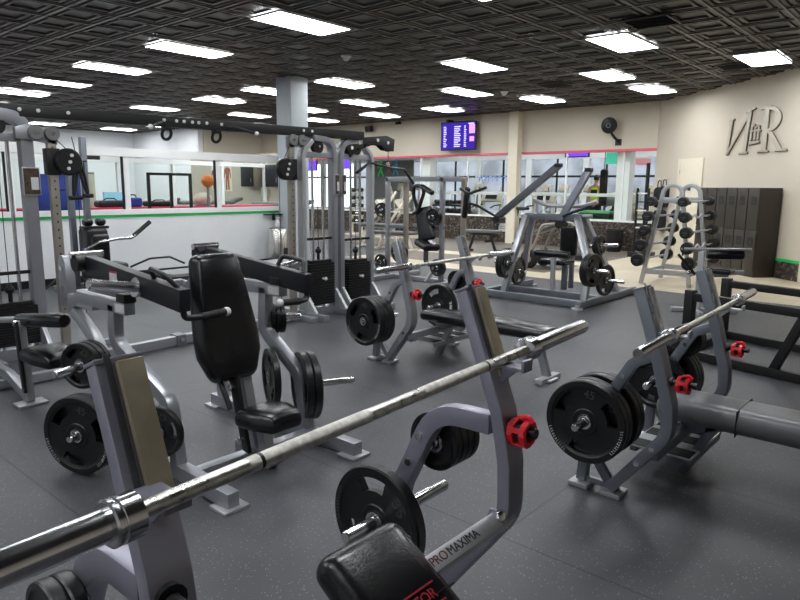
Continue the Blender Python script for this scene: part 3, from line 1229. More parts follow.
def barbell(c, d, label, L=2.2, inner=1.31, rshaft=0.0145, rs=0.025, marks=True):
    """c = centre, d = direction"""
    c, d = V(c), V(d).normalized()
    t = thing('barbell', label, 'barbell', c)
    kn = inner / 2
    part('shaft', MB().cyl(-d * kn, d * kn, rshaft, 20), M['steel'], t)
    for sg in (-1, 1):
        e = d * sg
        o = part('sleeve', MB().lathe(e * kn, e, [(0.03, rs), (L / 2 - kn - 0.012, rs), (L / 2 - kn - 0.004, rs * 0.93), (L / 2 - kn, rs * 0.9)], 28), M['chrome'], t)
        part('end_cap', MB().ring(e * (L / 2), e, [(-0.003, rs * 0.9), (0.003, rs * 0.9), (0.003, rs * 0.55), (-0.003, rs * 0.55)], 24)
             .cyl(e * (L / 2 - 0.001), e * (L / 2 + 0.001), rs * 0.5, 20), M['grey'], o)
        part('collar', MB().lathe(e * kn, e, [(-0.004, rs * 1.2), (0.0, rs * 1.46), (0.030, rs * 1.48), (0.032, rs * 1.38), (0.035, rs * 1.38), (0.037, rs * 1.48), (0.043, rs * 1.48), (0.046, rs * 1.35)], 32), M['chrome'], t)
        part('knurled_grip', MB().lathe(e * 0.1, e, [(0, rshaft), (0.002, rshaft + 0.0007), (0.33, rshaft + 0.0007), (0.332, rshaft)], 20), M['knurl'], t)
        if marks:
            part('ring_mark', MB().lathe(e * 0.40, e, [(0, rshaft + 0.0008), (0.008, rshaft + 0.0008)], 20), M['darkarm'], t)
    return t


def lock_collar(p, label, d=(1, 0, 0), up=(0, 0, 1)):
    """red locking barbell collar resting on a peg that points along d"""
    t = thing('barbell_clamp', label, 'barbell clamp', p, 'red barbell clamps on rack pegs')
    d = V(d).normalized()
    x = d.orthogonal().normalized()
    prof = []
    ro, ri = 0.041, 0.026
    mb = MB()
    for a, b in ((-0.030, -0.010), (0.010, 0.030)):
        mb.ring((0, 0, 0), d, [(a, ri), (a, ro), (b, ro), (b, ri)], 8)
    part('red_ring', mb, M['red'], t, 0.003, smooth=False)
    part('inner_band', MB().ring((0, 0, 0), d, [(-0.014, ri + 0.001), (-0.014, ro - 0.009), (0.014, ro - 0.009), (0.014, ri + 0.001)], 16), M['black'], t)
    for k in range(4):
        mb = MB()
        a = 2 * PI * k / 4 + 0.4
        w = d.cross(x)
        c = (x * math.cos(a) + w * math.sin(a)) * (ro - 0.005)
        mb.bar(c - d * 0.028, c + d * 0.028, 0.012, 0.016, x * -math.sin(a) + w * math.cos(a))
        part('bridge', mb, M['red'], t, 0.002, smooth=False)
    w = V((0, 0, 1)) if abs(d.z) < 0.9 else V((1, 0, 0))
    part('lever', MB().tube([d * -0.01 + w * 0.042, d * 0.02 + w * 0.05, d * 0.036 + w * 0.036], 0.008, 8, 0.01), M['red'], t)
    return t
# ================================================================== bench presses
def j_hook(p, parent, ext=0.0, paint='silver2'):
    """steel cradle on the +x face at p"""
    o = part('bar_hook', MB().box((p[0] + 0.05 + ext / 2, p[1], p[2] - 0.03), (0.1 + ext, 0.05, 0.01))
             .box((p[0] + 0.10 + ext, p[1], p[2] - 0.02), (0.01, 0.05, 0.035)).prism([(0, 0), (0.08, 0), (0, -0.07)], (p[0], p[1] - 0.004, p[2] - 0.034), (1, 0, 0), (0, 0, 1), (0, 0.008, 0)), M[paint], parent, 0.003)
    return o


def bench_uprights(t, half, prof0, paint, liner, w=0.088, h=0.058, inset=0.0, slotm='chrome'):
    for sy in (-1, 1):
        y = sy * half
        prof = list(prof0)
        if inset and sy < 0:
            y += inset
            prof[-1] = (prof[-1][0], prof[-1][1] - inset)
        u = part('upright', MB().sweep([(x, y, z) for x, z in prof], h, w, (0, 1, 0), 0.16), M[paint], t, 0.006)
        # the wear plate on the lifter's side: follows the sloping top of the post
        (xa, za), (xb, zb) = prof[-2], prof[-1]
        a = V((xa, y, za))
        b = V((xb, y, zb))
        dd = (b - a).normalized()
        nn = V((dd.z, 0, -dd.x))
        p0 = a + (b - a) * 0.28 + nn * (h / 2 + 0.007)
        p1 = b - dd * 0.004 + nn * (h / 2 + 0.007)
        mb = MB().bar(p0 + V((0, w * 0.18, 0)), p1 + V((0, w * 0.18, 0)), 0.014, w * 0.56, (0, 1, 0))
        part('wear_plate', mb, M[liner], u, 0.003)
        mb = MB()
        for k in range(3):
            c = p0 + (p1 - p0) * (0.12 + 0.3 * k) + V((0, -w * 0.24, 0)) - nn * 0.0065
            mb.bar(c, c + dd * 0.09, 0.006, 0.012, (0, 1, 0))
        part('slot_plate', mb, M[slotm], u, 0.002)
        part('top_cap', MB().bar(b - dd * 0.002, b + dd * 0.006, h + 0.004, w + 0.004, (0, 1, 0)), M[paint], u, 0.003)


# ---------------------------------------------------------------- the two flat benches
def flat_bench(base, label, paint, liner, vinyl, wide=False):
    t = thing('bench_press', label, 'bench press', base)
    H = 0.475
    prof = [(-0.075, 0.035), (0.20, 0.40), (0.19, 0.55), (0.12, 0.80), (0.012, 1.115)]
    bench_uprights(t, H, prof, paint, liner)
    for sy in (-1, 1):
        y = sy * H
        a = part('plate_arm', MB().sweep([(0.13, y, 0.80), (0.0, y, 0.735), (-0.185, y, 0.40), (-0.225, y, 0.25), (-0.24, y, 0.03)], 0.055, 0.05, (0, 1, 0), 0.09), M[paint], t, 0.005)
        mb = MB()
        for x, z in ((-0.045, 0.655), (-0.10, 0.555)):
            mb.cyl((x, y - 0.03, z), (x, y + 0.03, z), 0.013, 12)
        part('bolt', mb, M['chrome'], a)
        for fx in (-0.24, -0.06):
            part('foot_plate', MB().box((fx, y, 0.012), (0.11, 0.12, 0.024)), M['silver2'], t, 0.004)
        part('brace', MB().bar((-0.22, y, 0.24), (-0.08, y, 0.05), 0.05, 0.03, (0, 1, 0)).bar((-0.23, y, 0.04), (-0.06, y, 0.04), 0.03, 0.03, (0, 1, 0)), M[paint], t, 0.004)
        for x, z, nm, ln in ((-0.19, 0.40, 'lower', 0.24), (-0.06, 0.665, 'upper', 0.17)):
            if nm == 'lower':
                mb = MB().lathe((x, y - ln, z), (0, 1, 0), [(0, 0.018), (0.008, 0.0225), (2 * ln - 0.008, 0.0225), (2 * ln, 0.018)], 18)
            elif sy < 0:
                continue
            else:
                mb = MB().lathe((x, y, z), (0, sy, 0), [(0, 0.0225), (ln, 0.0225), (ln + 0.005, 0.018)], 18)
            part('plate_peg', mb, M['chrome'], t)
        bx = 0.12
        j_hook((0.118, y, 0.935), t, 0.04)
        part('collar_peg', MB().cyl((0.17, y, 0.67), (0.31, y, 0.67), 0.014, 12).cyl((0.185, y, 0.67), (0.2, y, 0.67), 0.024, 12), M['black'], t)
        mb = MB()
        for x, z in ((0.135, 0.315), (0.065, 0.22)):
            mb.cyl((x, y - 0.05, z), (x, y + 0.05, z), 0.014, 12)
        part('frame_bolt', mb, M['chrome'], t)
    part('cross_beam', MB().bar((0.13, -H, 0.27), (0.13, H, 0.27), 0.06, 0.05), M[paint], t, 0.005)
    part('spine', MB().sweep([(0.12, 0, 0.29), (0.35, 0, 0.36), (1.2, 0, 0.36)], 0.07, 0.05, (0, 1, 0), 0.1), M[paint], t, 0.005)
    part('front_leg', MB().sweep([(1.1, 0, 0.36), (1.22, 0, 0.25), (1.3, 0, 0.02)], 0.06, 0.05, (0, 1, 0), 0.05), M[paint], t, 0.005)
    part('front_foot', MB().bar((1.3, -0.16, 0.02), (1.3, 0.16, 0.02), 0.04, 0.07).box((1.3, 0, 0.012), (0.13, 0.14, 0.02)), M['silver2'], t, 0.004)
    part('rear_leg', MB().bar((0.28, 0, 0.33), (0.14, 0, 0.03), 0.05, 0.05, (0, 1, 0)), M[paint], t, 0.004)
    # spotter's tread plate
    pl = part('tread_plate', MB().box((0.06, 0.10, 0.175), (0.34, 0.56, 0.012)), M['silver2'], t, 0.003)
    for y in (-0.12, 0.10, 0.28):
        part('grip_strip', MB().box((0.06, y, 0.1825), (0.32, 0.11, 0.005)), M['grip'], pl)
    for sy in (-1, 1):
        mb = MB()
        mb.bar((0.06 + sy * 0.15, -0.16, 0.15), (0.06 + sy * 0.15, 0.36, 0.15), 0.03, 0.04)
        part('tread_frame', mb, M[paint], t, 0.004)
    if wide:
        part('pad', MB().pad((0.86, 0, 0.415), (1.72, 0.30, 0.135), 0.062), M[vinyl], t)
        part('pad_seam', MB().ring((0.46, 0, 0.415), (1, 0, 0), [(-0.002, 0.1), (-0.002, 0.05), (0.002, 0.05), (0.002, 0.1)], 8), M['black'], t) if False else None
        mb = MB().pad((0.42, 0, 0.415), (0.006, 0.304, 0.138), 0.003)
        part('pad_seam', mb, M['black'], t)
    else:
        part('pad', MB().pad((0.66, 0, 0.4), (1.34, 0.29, 0.085), 0.035, dome=0.03, taper=lambda u: 1 - 0.18 * max(0, -u - 0.4)), M[vinyl], t)
    return t


MIDB = V((-3.86, 4.845, 0))
RGTB = V((-1.22, 3.69, 0))
flat_bench(MIDB, 'silver flat bench press with a black pad in the middle of the rubber floor', 'silver', 'linerc', 'vinyl')
flat_bench(RGTB, 'slate grey flat bench press with a thick grey padded bench', 'slate', 'linerc', 'greyvinyl', True)

barbell((-1.03, 3.745, 0.925), (-0.036, 1, 0), 'chrome barbell racked on the slate grey bench press with the grey pad')
barbell(MIDB + V((0.205, 0.10, 0.925)), (-0.036, 1, 0), 'slim barbell racked on the silver bench press with the black pad')
for b, w in ((MIDB, 'silver bench press with the black pad'), (RGTB, 'slate grey bench press')):
    for sy, nm in ((-1, 'near'), (1, 'far')):
        lock_collar(b + V((0.25, sy * 0.475, 0.67 - 0.006)), 'red barbell clamp on the %s post of the %s' % (nm, w))

# plates stored on the benches (their faces look along y)
r = RGTB
for b, w, kn, ki in ((RGTB, 'slate grey bench press', 2, 2), (MIDB, 'silver bench press', 4, 0)):
    px, pz = b.x - 0.19, 0.40
    yn = b.y - 0.475
    plates('45', (px, yn - 0.055 - 0.05 * (kn - 1), pz), (0, 0.05, 0), kn, '{} black 45 pound plate on the near outer peg of the %s' % w, (0.1, 0.9, 0.4))
    if ki:
        plates('45d', (px, yn + 0.055 + 0.05, pz), (0, -0.05, 0), ki, '{} black 45 pound plate on the near inner peg of the %s' % w, (0.5, 1.2))
    yf = b.y + 0.475
    if b is RGTB:
        plates('35', (px, yf - 0.055, pz), (0, 0.05, 0), 1, '{} medium black plate between the posts of the %s' % w, (0.4,))
        plates('45', (px, yf + 0.055 + 0.1, pz), (0, -0.05, 0), 3, '{} large black plate on the far outer peg of the %s' % w, (2.3, 1.1, 2.0), (0, 1, 0))
        plates('10', (b.x - 0.06, yf + 0.05 + 0.066, 0.665), (0, -0.033, 0), 3, '{} small black plate on the far upper peg of the %s' % w, (0.4,), (0, 1, 0))
    else:
        plates('45d', (px, yf - 0.055, pz), (0, 0.05, 0), 1, '{} large black plate between the posts on the far peg of the %s' % w, (0.6,))
        plates('10', (b.x - 0.06, yf + 0.05 + 0.033, 0.665), (0, -0.033, 0), 2, '{} small black plate on the far upper peg of the %s' % w, (0.4,), (0, 1, 0))

# ---------------------------------------------------------------- the incline bench closest to the camera
FGB = V((-1.385, 1.05, 0))
t = thing('incline_bench_press', 'lavender grey incline bench press with a sloping black back pad and lettered beam', 'bench press', FGB)
H = 0.545
prof = [(0.0, 0.035), (0.44, 0.63), (0.435, 0.80), (0.405, 0.95), (0.268, 1.30)]
bench_uprights(t, H, prof, 'lav', 'liner', 0.084, 0.042, 0.008, 'graphite')
for sy in (-1, 1):
    y = sy * H
    a = part('plate_arm', MB().sweep([(0.37, y, 0.905), (0.16, y, 0.90), (0.015, y, 0.60), (0.0, y, 0.45)], 0.062, 0.05, (0, 1, 0), 0.16), M['lav'], t, 0.006)
    mb = MB()
    for x, z in ((0.105, 0.80), (0.06, 0.70)):
        mb.cyl((x, y - 0.031, z), (x, y + 0.031, z), 0.013, 14)
    part('bolt', mb, M['chrome'], a)
    part('plate_peg', MB().lathe((-0.0, y - 0.26, 0.50), (0, 1, 0), [(0, 0.018), (0.008, 0.0225), (0.512, 0.0225), (0.52, 0.018)], 20), M['chrome'], t)
    part('plate_peg', MB().lathe((0.12, y, 0.77 if sy > 0 else 0.74), (0, sy, 0), [(0, 0.0225), (0.2, 0.0225), (0.21, 0.018)], 20), M['chrome'], t)
    part('collar_peg', MB().cyl((0.40, y, 0.908), (0.515, y, 0.908), 0.0155, 14).cyl((0.425, y, 0.908), (0.442, y, 0.908), 0.03, 14), M['black'], t)
    j_hook((0.375, y, 1.122), t, 0.0, 'lav')
    part('foot_plate', MB().box((0.0, y, 0.012), (0.14, 0.13, 0.024)), M['silver2'], t, 0.004)
    ear = MB().prism([(-0.01, -0.03), (0.03, -0.03), (0.045, 0.02), (0.03, 0.04), (0.0, 0.04), (-0.01, 0.02)], (0.41, y - sy * 0.065, 0.63), (1, 0, 0), (0, 0, 1), (0, 0.012, 0))
    e = part('ear', ear, M['lav'], t, 0.002)
    part('bolt', MB().lathe((0.445, y - sy * 0.06, 0.655), (1, 0, 0.5), [(0, 0.02), (0.008, 0.02), (0.013, 0.012)], 14), M['chrome'], e)
# beam with the maker's lettering
pf = (V((0.5, 0, 0.85))).normalized()                # its face looks up and forward
upv = V((-0.86, 0, 0.5))
bars = [part('name_beam', MB().bar((0.43, s * 0.11, 0.63), (0.43, s * H, 0.63), 0.05, 0.05, V((0.86, 0, -0.5))), M['silver2'], t, 0.004) for s in (-1, 1)]
beam = bars[1]
cpt = V((0.43, 0.262, 0.63)) + pf * 0.0262
text('maker_name', 'PRO', 0.036, M['maroon'], beam, cpt + V((0, -0.102, 0)), frame3((0, 1, 0), (-0.86, 0, 0.5)), 0.0006, 'LEFT', space=0.98)
text('maker_name', 'MAXIMA', 0.036, M['darktext'], beam, cpt + V((0, -0.028, 0)), frame3((0, 1, 0), (-0.86, 0, 0.5)), 0.0006, 'LEFT', space=0.98)
# sloping back pad and seat
Rp = rot_to((0.62, 0, -0.40), (0.40, 0, 0.62))
ctr = V((0.32, 0.045, 0.725)) + Rp @ V((0.37, 0, -0.045))
pd = part('back_pad', MB().pad(ctr, (0.78, 0.285, 0.09), 0.042, Rp, dome=0.02), M['vinyl'], t)
mb = MB().pad(ctr + Rp @ V((-0.16, 0, 0.0)), (0.005, 0.288, 0.093), 0.0025, Rp, dome=0.021)
part('pad_seam', mb, M['black'], pd)
lp = ctr + Rp @ V((-0.165, -0.015, 0.068))
fr = frame3(V((0, 1, 0)), Rp @ V((-1, 0, 0)))
text('pad_lettering', 'RAPTOR', 0.038, M['redtext'], pd, lp, fr, 0.0008)
mb = MB()
x_, y_ = V((0, 1, 0)), Rp @ V((-1, 0, 0))
for s in (-1, 1):
    mb.bar(lp + y_ * 0.025 * s - x_ * 0.09, lp + y_ * 0.025 * s + x_ * 0.085, 0.002, 0.004, y_)
part('lettering_border', mb, M['redtext'], pd)
part('pad_rail', MB().bar(ctr + Rp @ V((-0.3, 0, -0.07)), ctr + Rp @ V((0.4, 0, -0.07)), 0.06, 0.05, (0, 1, 0)), M['lav'], t, 0.005)
part('seat_pad', MB().pad((1.08, 0, 0.40), (0.36, 0.32, 0.08), 0.035, dome=0.02), M['vinyl'], t)
part('base_spine', MB().sweep([(0.0, 0, 0.04), (1.2, 0, 0.04)], 0.06, 0.05, (0, 1, 0)), M['lav'], t, 0.005)
part('seat_post', MB().bar((1.05, 0, 0.05), (1.05, 0, 0.36), 0.06, 0.05, (0, 1, 0)).bar((0.35, 0, 0.05), (0.43, 0, 0.62), 0.06, 0.05, (0, 1, 0)), M['lav'], t, 0.005)
part('rear_beam', MB().bar((0.0, -H, 0.04), (0.0, H, 0.04), 0.05, 0.05), M['lav'], t, 0.005)
part('front_foot', MB().bar((1.2, -0.2, 0.03), (1.2, 0.2, 0.03), 0.06, 0.06), M['lav'], t, 0.005)

barbell((-0.945, 1.075, 1.112), (-0.068, 1, 0), 'long worn steel barbell racked across the lavender incline bench', 2.2, 1.29)
lock_collar(FGB + V((0.468, H, 0.903)), 'red barbell clamp on the far post of the incline bench')
plates('30', (FGB.x, FGB.y + H - 0.105, 0.50), (0, 0.05, 0), 1, '{} medium black plate with grip holes hanging beside the incline pad', (0.9,))
plates('10', (FGB.x + 0.12, FGB.y + H + 0.045 + 0.099, 0.77), (0, -0.033, 0), 4, '{} small black plate on the far upper peg of the incline bench', (0.5,), (0, 1, 0))
plates('10', (FGB.x + 0.12, FGB.y - H - 0.045 - 0.033, 0.74), (0, 0.033, 0), 2, '{} small black plate on the near upper peg of the incline bench', (0.5,))
# ================================================================== plate-loaded seated press machine (left of centre)
PC = V((-3.4, 2.2, 0))
t = thing('chest_press_machine', 'plate loaded seated press machine with upright black back pad and two dark arms', 'press machine', PC)
HY = 0.42


def W(x, y, z):
    return V((x, y, z)) - PC


for sy in (-1, 1):
    y = PC.y + sy * HY
    dx, dz = (0.35, 0.05) if sy > 0 else (0, 0)
    # front post: arm stop, drops, kicks forward and stands on the base rail
    part('front_post', MB().sweep([W(-3.80 + dx, y, 0.90 + dz), W(-3.82 + dx, y, 0.66), W(-3.22 + dx * .3, y, 0.42), W(-3.16 + dx * .3, y, 0.05)], 0.075, 0.065, (0, 1, 0), 0.12), M['silver'], t, 0.006)
    part('stop_tube', MB().sweep([W(-4.42, y, 0.80), W(-4.25, y, 0.89 + dz), W(-3.62 + dx, y, 0.89 + dz)], 0.075, 0.065, (0, 1, 0), 0.1), M['silver'], t, 0.006)
    o = part('stop_bumper', MB().box(W(-3.66 + dx, y, 0.95 + dz), (0.1, 0.075, 0.05)), M['black'], t, 0.006)
    part('caution_label', MB().box(W(-3.68 + dx, y - 0.0335, 0.89 + dz), (0.11, 0.002, 0.05)), M['label'], t)
    part('rear_strut', MB().sweep([W(-4.46, y, 0.84), W(-4.02, y, 0.60), W(-3.98, y, 0.05)], 0.07, 0.06, (0, 1, 0), 0.2), M['silver2'], t, 0.006)
    part('base_rail', MB().sweep([W(-4.1, y, 0.045), W(-3.05, y, 0.045), W(-2.78, y + sy * 0.02, 0.05), W(-2.62, y + sy * 0.02, 0.05)], 0.085, 0.07, (0, 1, 0), 0.1), M['silver'], t, 0.006)
    part('foot_plate', MB().box(W(-2.66, y + sy * 0.02, 0.008), (0.14, 0.15, 0.016)), M['silver2'], t, 0.003)
    part('foot_plate', MB().box(W(-4.05, y, 0.008), (0.14, 0.15, 0.016)), M['silver2'], t, 0.003)
    yt = y + (0.22 if sy > 0 else 0)
    # pivot tower
    part('pivot_tower', MB().prism([(-0.07, 0), (0.07, 0), (0.05, 0.30), (0.02, 0.34), (-0.02, 0.34), (-0.05, 0.30)], W(-4.46, yt - 0.03, 0.80), (1, 0, 0), (0, 0, 1), (0, 0.06, 0)), M['silver'], t, 0.006)
    mb = MB()
    for z in (0.92, 1.06):
        mb.cyl(W(-4.46, yt - 0.036, z), W(-4.46, yt + 0.036, z), 0.02, 12)
    part('pivot_bolt', mb, M['chrome'], t)
    part('pivot_tube', MB().bar(W(-4.42, y, 0.86), W(-4.05, y, 0.86), 0.07, 0.06, (0, 1, 0)), M['silver2'], t, 0.006)
    # swinging arm
    a0, a1 = W(-4.1, y, 1.105), W(-3.02, y, 1.01)
    arm = part('press_arm', MB().bar(a0, a1, 0.12, 0.065, (0, 1, 0)), M['darkarm'], t, 0.006)
    part('arm_pivot', MB().cyl(W(-4.14, y - 0.08, 1.12), W(-4.14, y + 0.08, 1.12), 0.055, 18), M['black'], arm)
    part('bushing', MB().cyl(W(-4.14, y - 0.1, 1.17), W(-4.14, y + 0.1, 1.17), 0.022, 14), M['chrome'], arm)
    part('warning_label', MB().box((a0 * 0.66 + a1 * 0.34) + V((0, -0.0335, 0.0)), (0.09, 0.002, 0.06)), M['label'], arm)
    part('label_band', MB().box((a0 * 0.66 + a1 * 0.34) + V((0, -0.0345, 0.025)), (0.088, 0.001, 0.012)), M['redtext'], arm)
    # handle turned in towards the seat
    hb = a1 + V((-0.02, 0, -0.035))
    h = part('handle', MB().tube([hb, hb + V((0.0, 0, -0.06)), hb + V((0.03, -sy * 0.07, -0.06)), hb + V((0.03, -sy * 0.12, -0.06))], 0.017, 12, 0.04), M['black'], arm)
    part('handle_grip', MB().cyl(hb + V((0.03, -sy * 0.09, -0.06)), hb + V((0.035, -sy * 0.235, -0.05)), 0.021, 16), M['grip'], h)
    part('end_cap', MB().sphere(hb + V((0.035, -sy * 0.238, -0.05)), 0.024), M['white'], h)
    part('top_handle', MB().tube([a1 + V((-0.30, 0, 0.09)), a1 + V((-0.29, sy * 0.03, 0.15)), a1 + V((-0.1, sy * 0.05, 0.13)), a1 + V((-0.06, 0.0, 0.06))], 0.014, 10, 0.05), M['black'], arm)
    # plate horn
    hs = a0 * 0.40 + a1 * 0.60 + V((0, sy * 0.03, -0.01))
    part('plate_horn', MB().lathe(hs, (0, sy, 0.17), [(0, 0.055), (0.02, 0.055), (0.022, 0.029), (0.27, 0.029), (0.275, 0.024)], 20), M['chrome'], arm)
    # storage pegs
    for x, z, l in ((-3.75, 0.235, 0.46), (-3.2, 0.30, 0.3), (-4.0, 0.53, 0.40)) if sy < 0 else ((-3.17, 0.33, 0.40), (-3.52, 0.72, 0.28)):
        part('storage_peg', MB().lathe(W(x, y, z), (0.42, sy * 0.9, 0), [(0, 0.022), (l - 0.01, 0.022), (l, 0.017)], 18), M['chrome'], t)
part('storage_post', MB().bar(W(-3.75, PC.y - HY, 0.05), W(-3.75, PC.y - HY, 0.36), 0.06, 0.06, (0, 1, 0)), M['silver'], t, 0.005)
part('pivot_beam', MB().bar(W(-4.46, PC.y - HY, 0.86), W(-4.46, PC.y + HY, 0.86), 0.08, 0.07), M['silver'], t, 0.005)
part('middle_beam', MB().bar(W(-3.02, PC.y - HY, 0.05), W(-3.02, PC.y + HY, 0.05), 0.07, 0.07), M['silver'], t, 0.005)
# spine, seat and back pad
part('spine', MB().sweep([W(-3.2, PC.y, 0.06), W(-2.9, PC.y, 0.06), W(-2.86, PC.y, 0.02)], 0.07, 0.06, (0, 1, 0)), M['silver'], t, 0.005)
part('back_post', MB().sweep([W(-3.02, PC.y, 0.05), W(-3.14, PC.y, 0.55), W(-3.42, PC.y, 1.12)], 0.07, 0.06, (0, 1, 0), 0.2), M['silver'], t, 0.005)
part('seat_post', MB().bar(W(-2.92, PC.y, 0.06), W(-2.96, PC.y, 0.28), 0.07, 0.06, (0, 1, 0)), M['silver2'], t, 0.005)
sp = part('seat_bracket', MB().prism([(-0.03, 0), (0.03, 0), (0.04, 0.42), (-0.04, 0.42)], W(-2.98, PC.y - 0.11, 0.10), (1, 0, -0.1), (-0.25, 0, 1), (0, 0.025, 0)), M['black'], t, 0.004)
mb = MB()
for z in (0.16, 0.46):
    mb.cyl(W(-3.0 - (z - .1) * .25, PC.y - 0.125, z), W(-3.0 - (z - .1) * .25, PC.y - 0.10, z), 0.022, 14)
part('bolt', mb, M['chrome'], sp)
part('adjust_lever', MB().cyl(W(-3.02, PC.y - 0.17, 0.36), W(-3.13, PC.y - 0.17, 0.53), 0.016, 12), M['black'], t)
Rs = rot_to((1, 0, 0.05), (-0.05, 0, 1))
part('seat_pad', MB().pad(W(-2.85, PC.y - 0.02, 0.31), (0.31, 0.31, 0.085), 0.038, Rs, dome=0.035, taper=lambda u: 1 - 0.34 * max(0, u)), M['vinyl'], t)
Rb = rot_to((-0.24, 0, 1.0), (1, 0, 0.24))
bp = MB().pad(W(-3.19, PC.y - 0.085, 0.855), (0.735, 0.41, 0.11), 0.05, Rb, dome=0.035, taper=lambda u: 1 - 0.22 * max(0, u + 0.35) ** 1.2 - 0.34 * max(0, -u - 0.55) / 0.45)
part('back_pad', bp, M['vinyl'], t)

yl, yr = PC.y - HY, PC.y + HY
AL, AR = V((0.42, -0.9, 0)).normalized(), V((0.42, 0.9, 0)).normalized()
plates('45', V((-3.75, yl, 0.235)) + AL * 0.385, AL * -0.05, 2, '{} large black plate on the low press machine peg by the pulldown seat', (0.25, 1.0), AL)
plates('25', V((-3.2, yl, 0.30)) + AL * 0.12, (0, 0.05, 0), 1, '{} small black plate on the front post of the seated press machine', (0.3,), AL)
plates('45d', V((-3.17, yr, 0.33)) + AR * 0.10, AR * -0.052, 2, '{} large black plate outside the press machine frame facing the middle bench', (0.4, 1.5), AR)
plates('30', V((-3.17, yr, 0.33)) - AR * 0.09 + V((-0.10, 0.0, 0.05)), (0, 0.05, 0), 1, '{} black plate on the inner face of the press machine behind its seat', (0.8,), AR)
plates('10', V((-3.52, yr, 0.72)) + AR * 0.14, AR * -0.034, 3, '{} small black plate on the high peg of the press machine by the cable towers', (0.2,), AR)
plates('25', V((-4.0, yl, 0.53)) + AL * 0.19, AL * -0.042, 3, '{} small black plate on the rear peg of the press machine by the pulldown seat', (0.4, 1.1), AL)
# ================================================================== cable towers, overhead beam, lat seat
def weight_stack(t, c, w, d, z0, z1, n):
    """column of black slabs with a selector stem"""
    dz = (z1 - z0) / n
    first = None
    for i in range(n):
        if first is None:
            first = part('stack_plate', MB().box((0, 0, 0), (d, w, dz * 0.86)), M['black'], t, 0.004)
            o = first
        else:
            o = first.copy()
            COL.objects.link(o)
        o.location = (c[0], c[1], z0 + dz * (i + 0.5))
    part('stack_top', MB().box((c[0], c[1], z1 + 0.02), (d * 0.8, w * 0.8, 0.04)).cyl((c[0], c[1], z1 + 0.04), (c[0], c[1], z1 + 0.2), 0.018, 12)
         .sphere((c[0], c[1], z1 + 0.15), 0.04), M['blacksteel'], t, 0.003)
    part('selector_pin', MB().cyl((c[0] + d / 2, c[1], z0 + dz * 9.5), (c[0] + d / 2 + 0.05, c[1], z0 + dz * 9.5), 0.012, 10).sphere((c[0] + d / 2 + 0.055, c[1], z0 + dz * 9.5), 0.022), M['white'], t)


def station(base, label, y0, y1, top, arch_side, stack_h, pw=0.066, pl_=0.08):
    """one cable station: two posts (one arching over), guide rods, a weight stack. local origin at base, spans y0..y1"""
    t = thing('cable_tower', label, 'cable machine', base)
    a, b = (y1, y0) if arch_side > 0 else (y0, y1)
    # tall post that bends over at the top and comes down as the lower post
    part('arch_post', MB().sweep([(0, a, 0.03), (0, a, top - 0.02), (0, (a * 0.35 + b * 0.65), top - 0.0)], pw, 0.11, (1, 0, 0), 0.34), M['silver'], t, 0.006)
    part('outer_post', MB().sweep([(0, b, 0.03), (0, b, top - 0.17), (0, (a * 0.3 + b * 0.7), top - 0.03)], 0.058, 0.10, (1, 0, 0), 0.2), M['silver2'], t, 0.006)
    part('top_beam', MB().bar((0, y0, top - 0.20), (0, y1, top - 0.20), 0.07, 0.06), M['silver'], t, 0.005)
    part('base_beam', MB().bar((0, y0 - 0.06, 0.05), (0, y1 + 0.06, 0.05), 0.10, 0.09), M['silver'], t, 0.006)
    for y in (y0, y1):
        part('foot_beam', MB().bar((-0.38, y, 0.04), (0.42, y, 0.04), 0.08, 0.08), M['silver'], t, 0.006)
        part('gusset', MB().prism([(0, 0), (0.2, 0), (0, 0.25)], (0.05, y - 0.02, 0.08), (1, 0, 0), (0, 0, 1), (0, 0.04, 0)), M['silver2'], t, 0.003)
    ym = (y0 + y1) / 2
    for dy in (-0.085, 0.085):
        part('guide_rod', MB().cyl((0, ym + dy, 0.1), (0, ym + dy, top - 0.22), 0.016, 12), M['chrome'], t)
    part('cable', MB().cyl((0, ym, stack_h + 0.2), (0, ym, top - 0.2), 0.004, 6), M['black'], t)
    weight_stack(t, (0, ym), 0.40, 0.16, 0.14, stack_h, 15)
    part('stack_collar', MB().bar((0, y0 + 0.03, stack_h + 0.30), (0, y1 - 0.03, stack_h + 0.30), 0.03, 0.03), M['black'], t)
    for z, dx in ((top - 0.1, 0.0),):
        pl = part('pulley', MB().lathe((-0.03, ym, z), (1, 0, 0), [(0, 0.08), (0.012, 0.085), (0.03, 0.07), (0.048, 0.085), (0.06, 0.08)], 22), M['black'], t)
        part('axle', MB().cyl((-0.05, ym, z), (0.05, ym, z), 0.016, 10), M['chrome'], pl)
    pk = part('placard', MB().box((0.07, a - 0.0, 1.62), (0.03, pl_, 0.25)), M['silver2'], t, 0.004)
    part('placard_print', MB().box((0.087, a - 0.0, 1.62), (0.004, pl_ - 0.02, 0.23)), M['brownscreen'], pk)
    part('placard_text', MB().box((0.09, a + pl_ * 0.16, 1.6), (0.003, pl_ * 0.42, 0.11)), M['label'], pk)
    return t


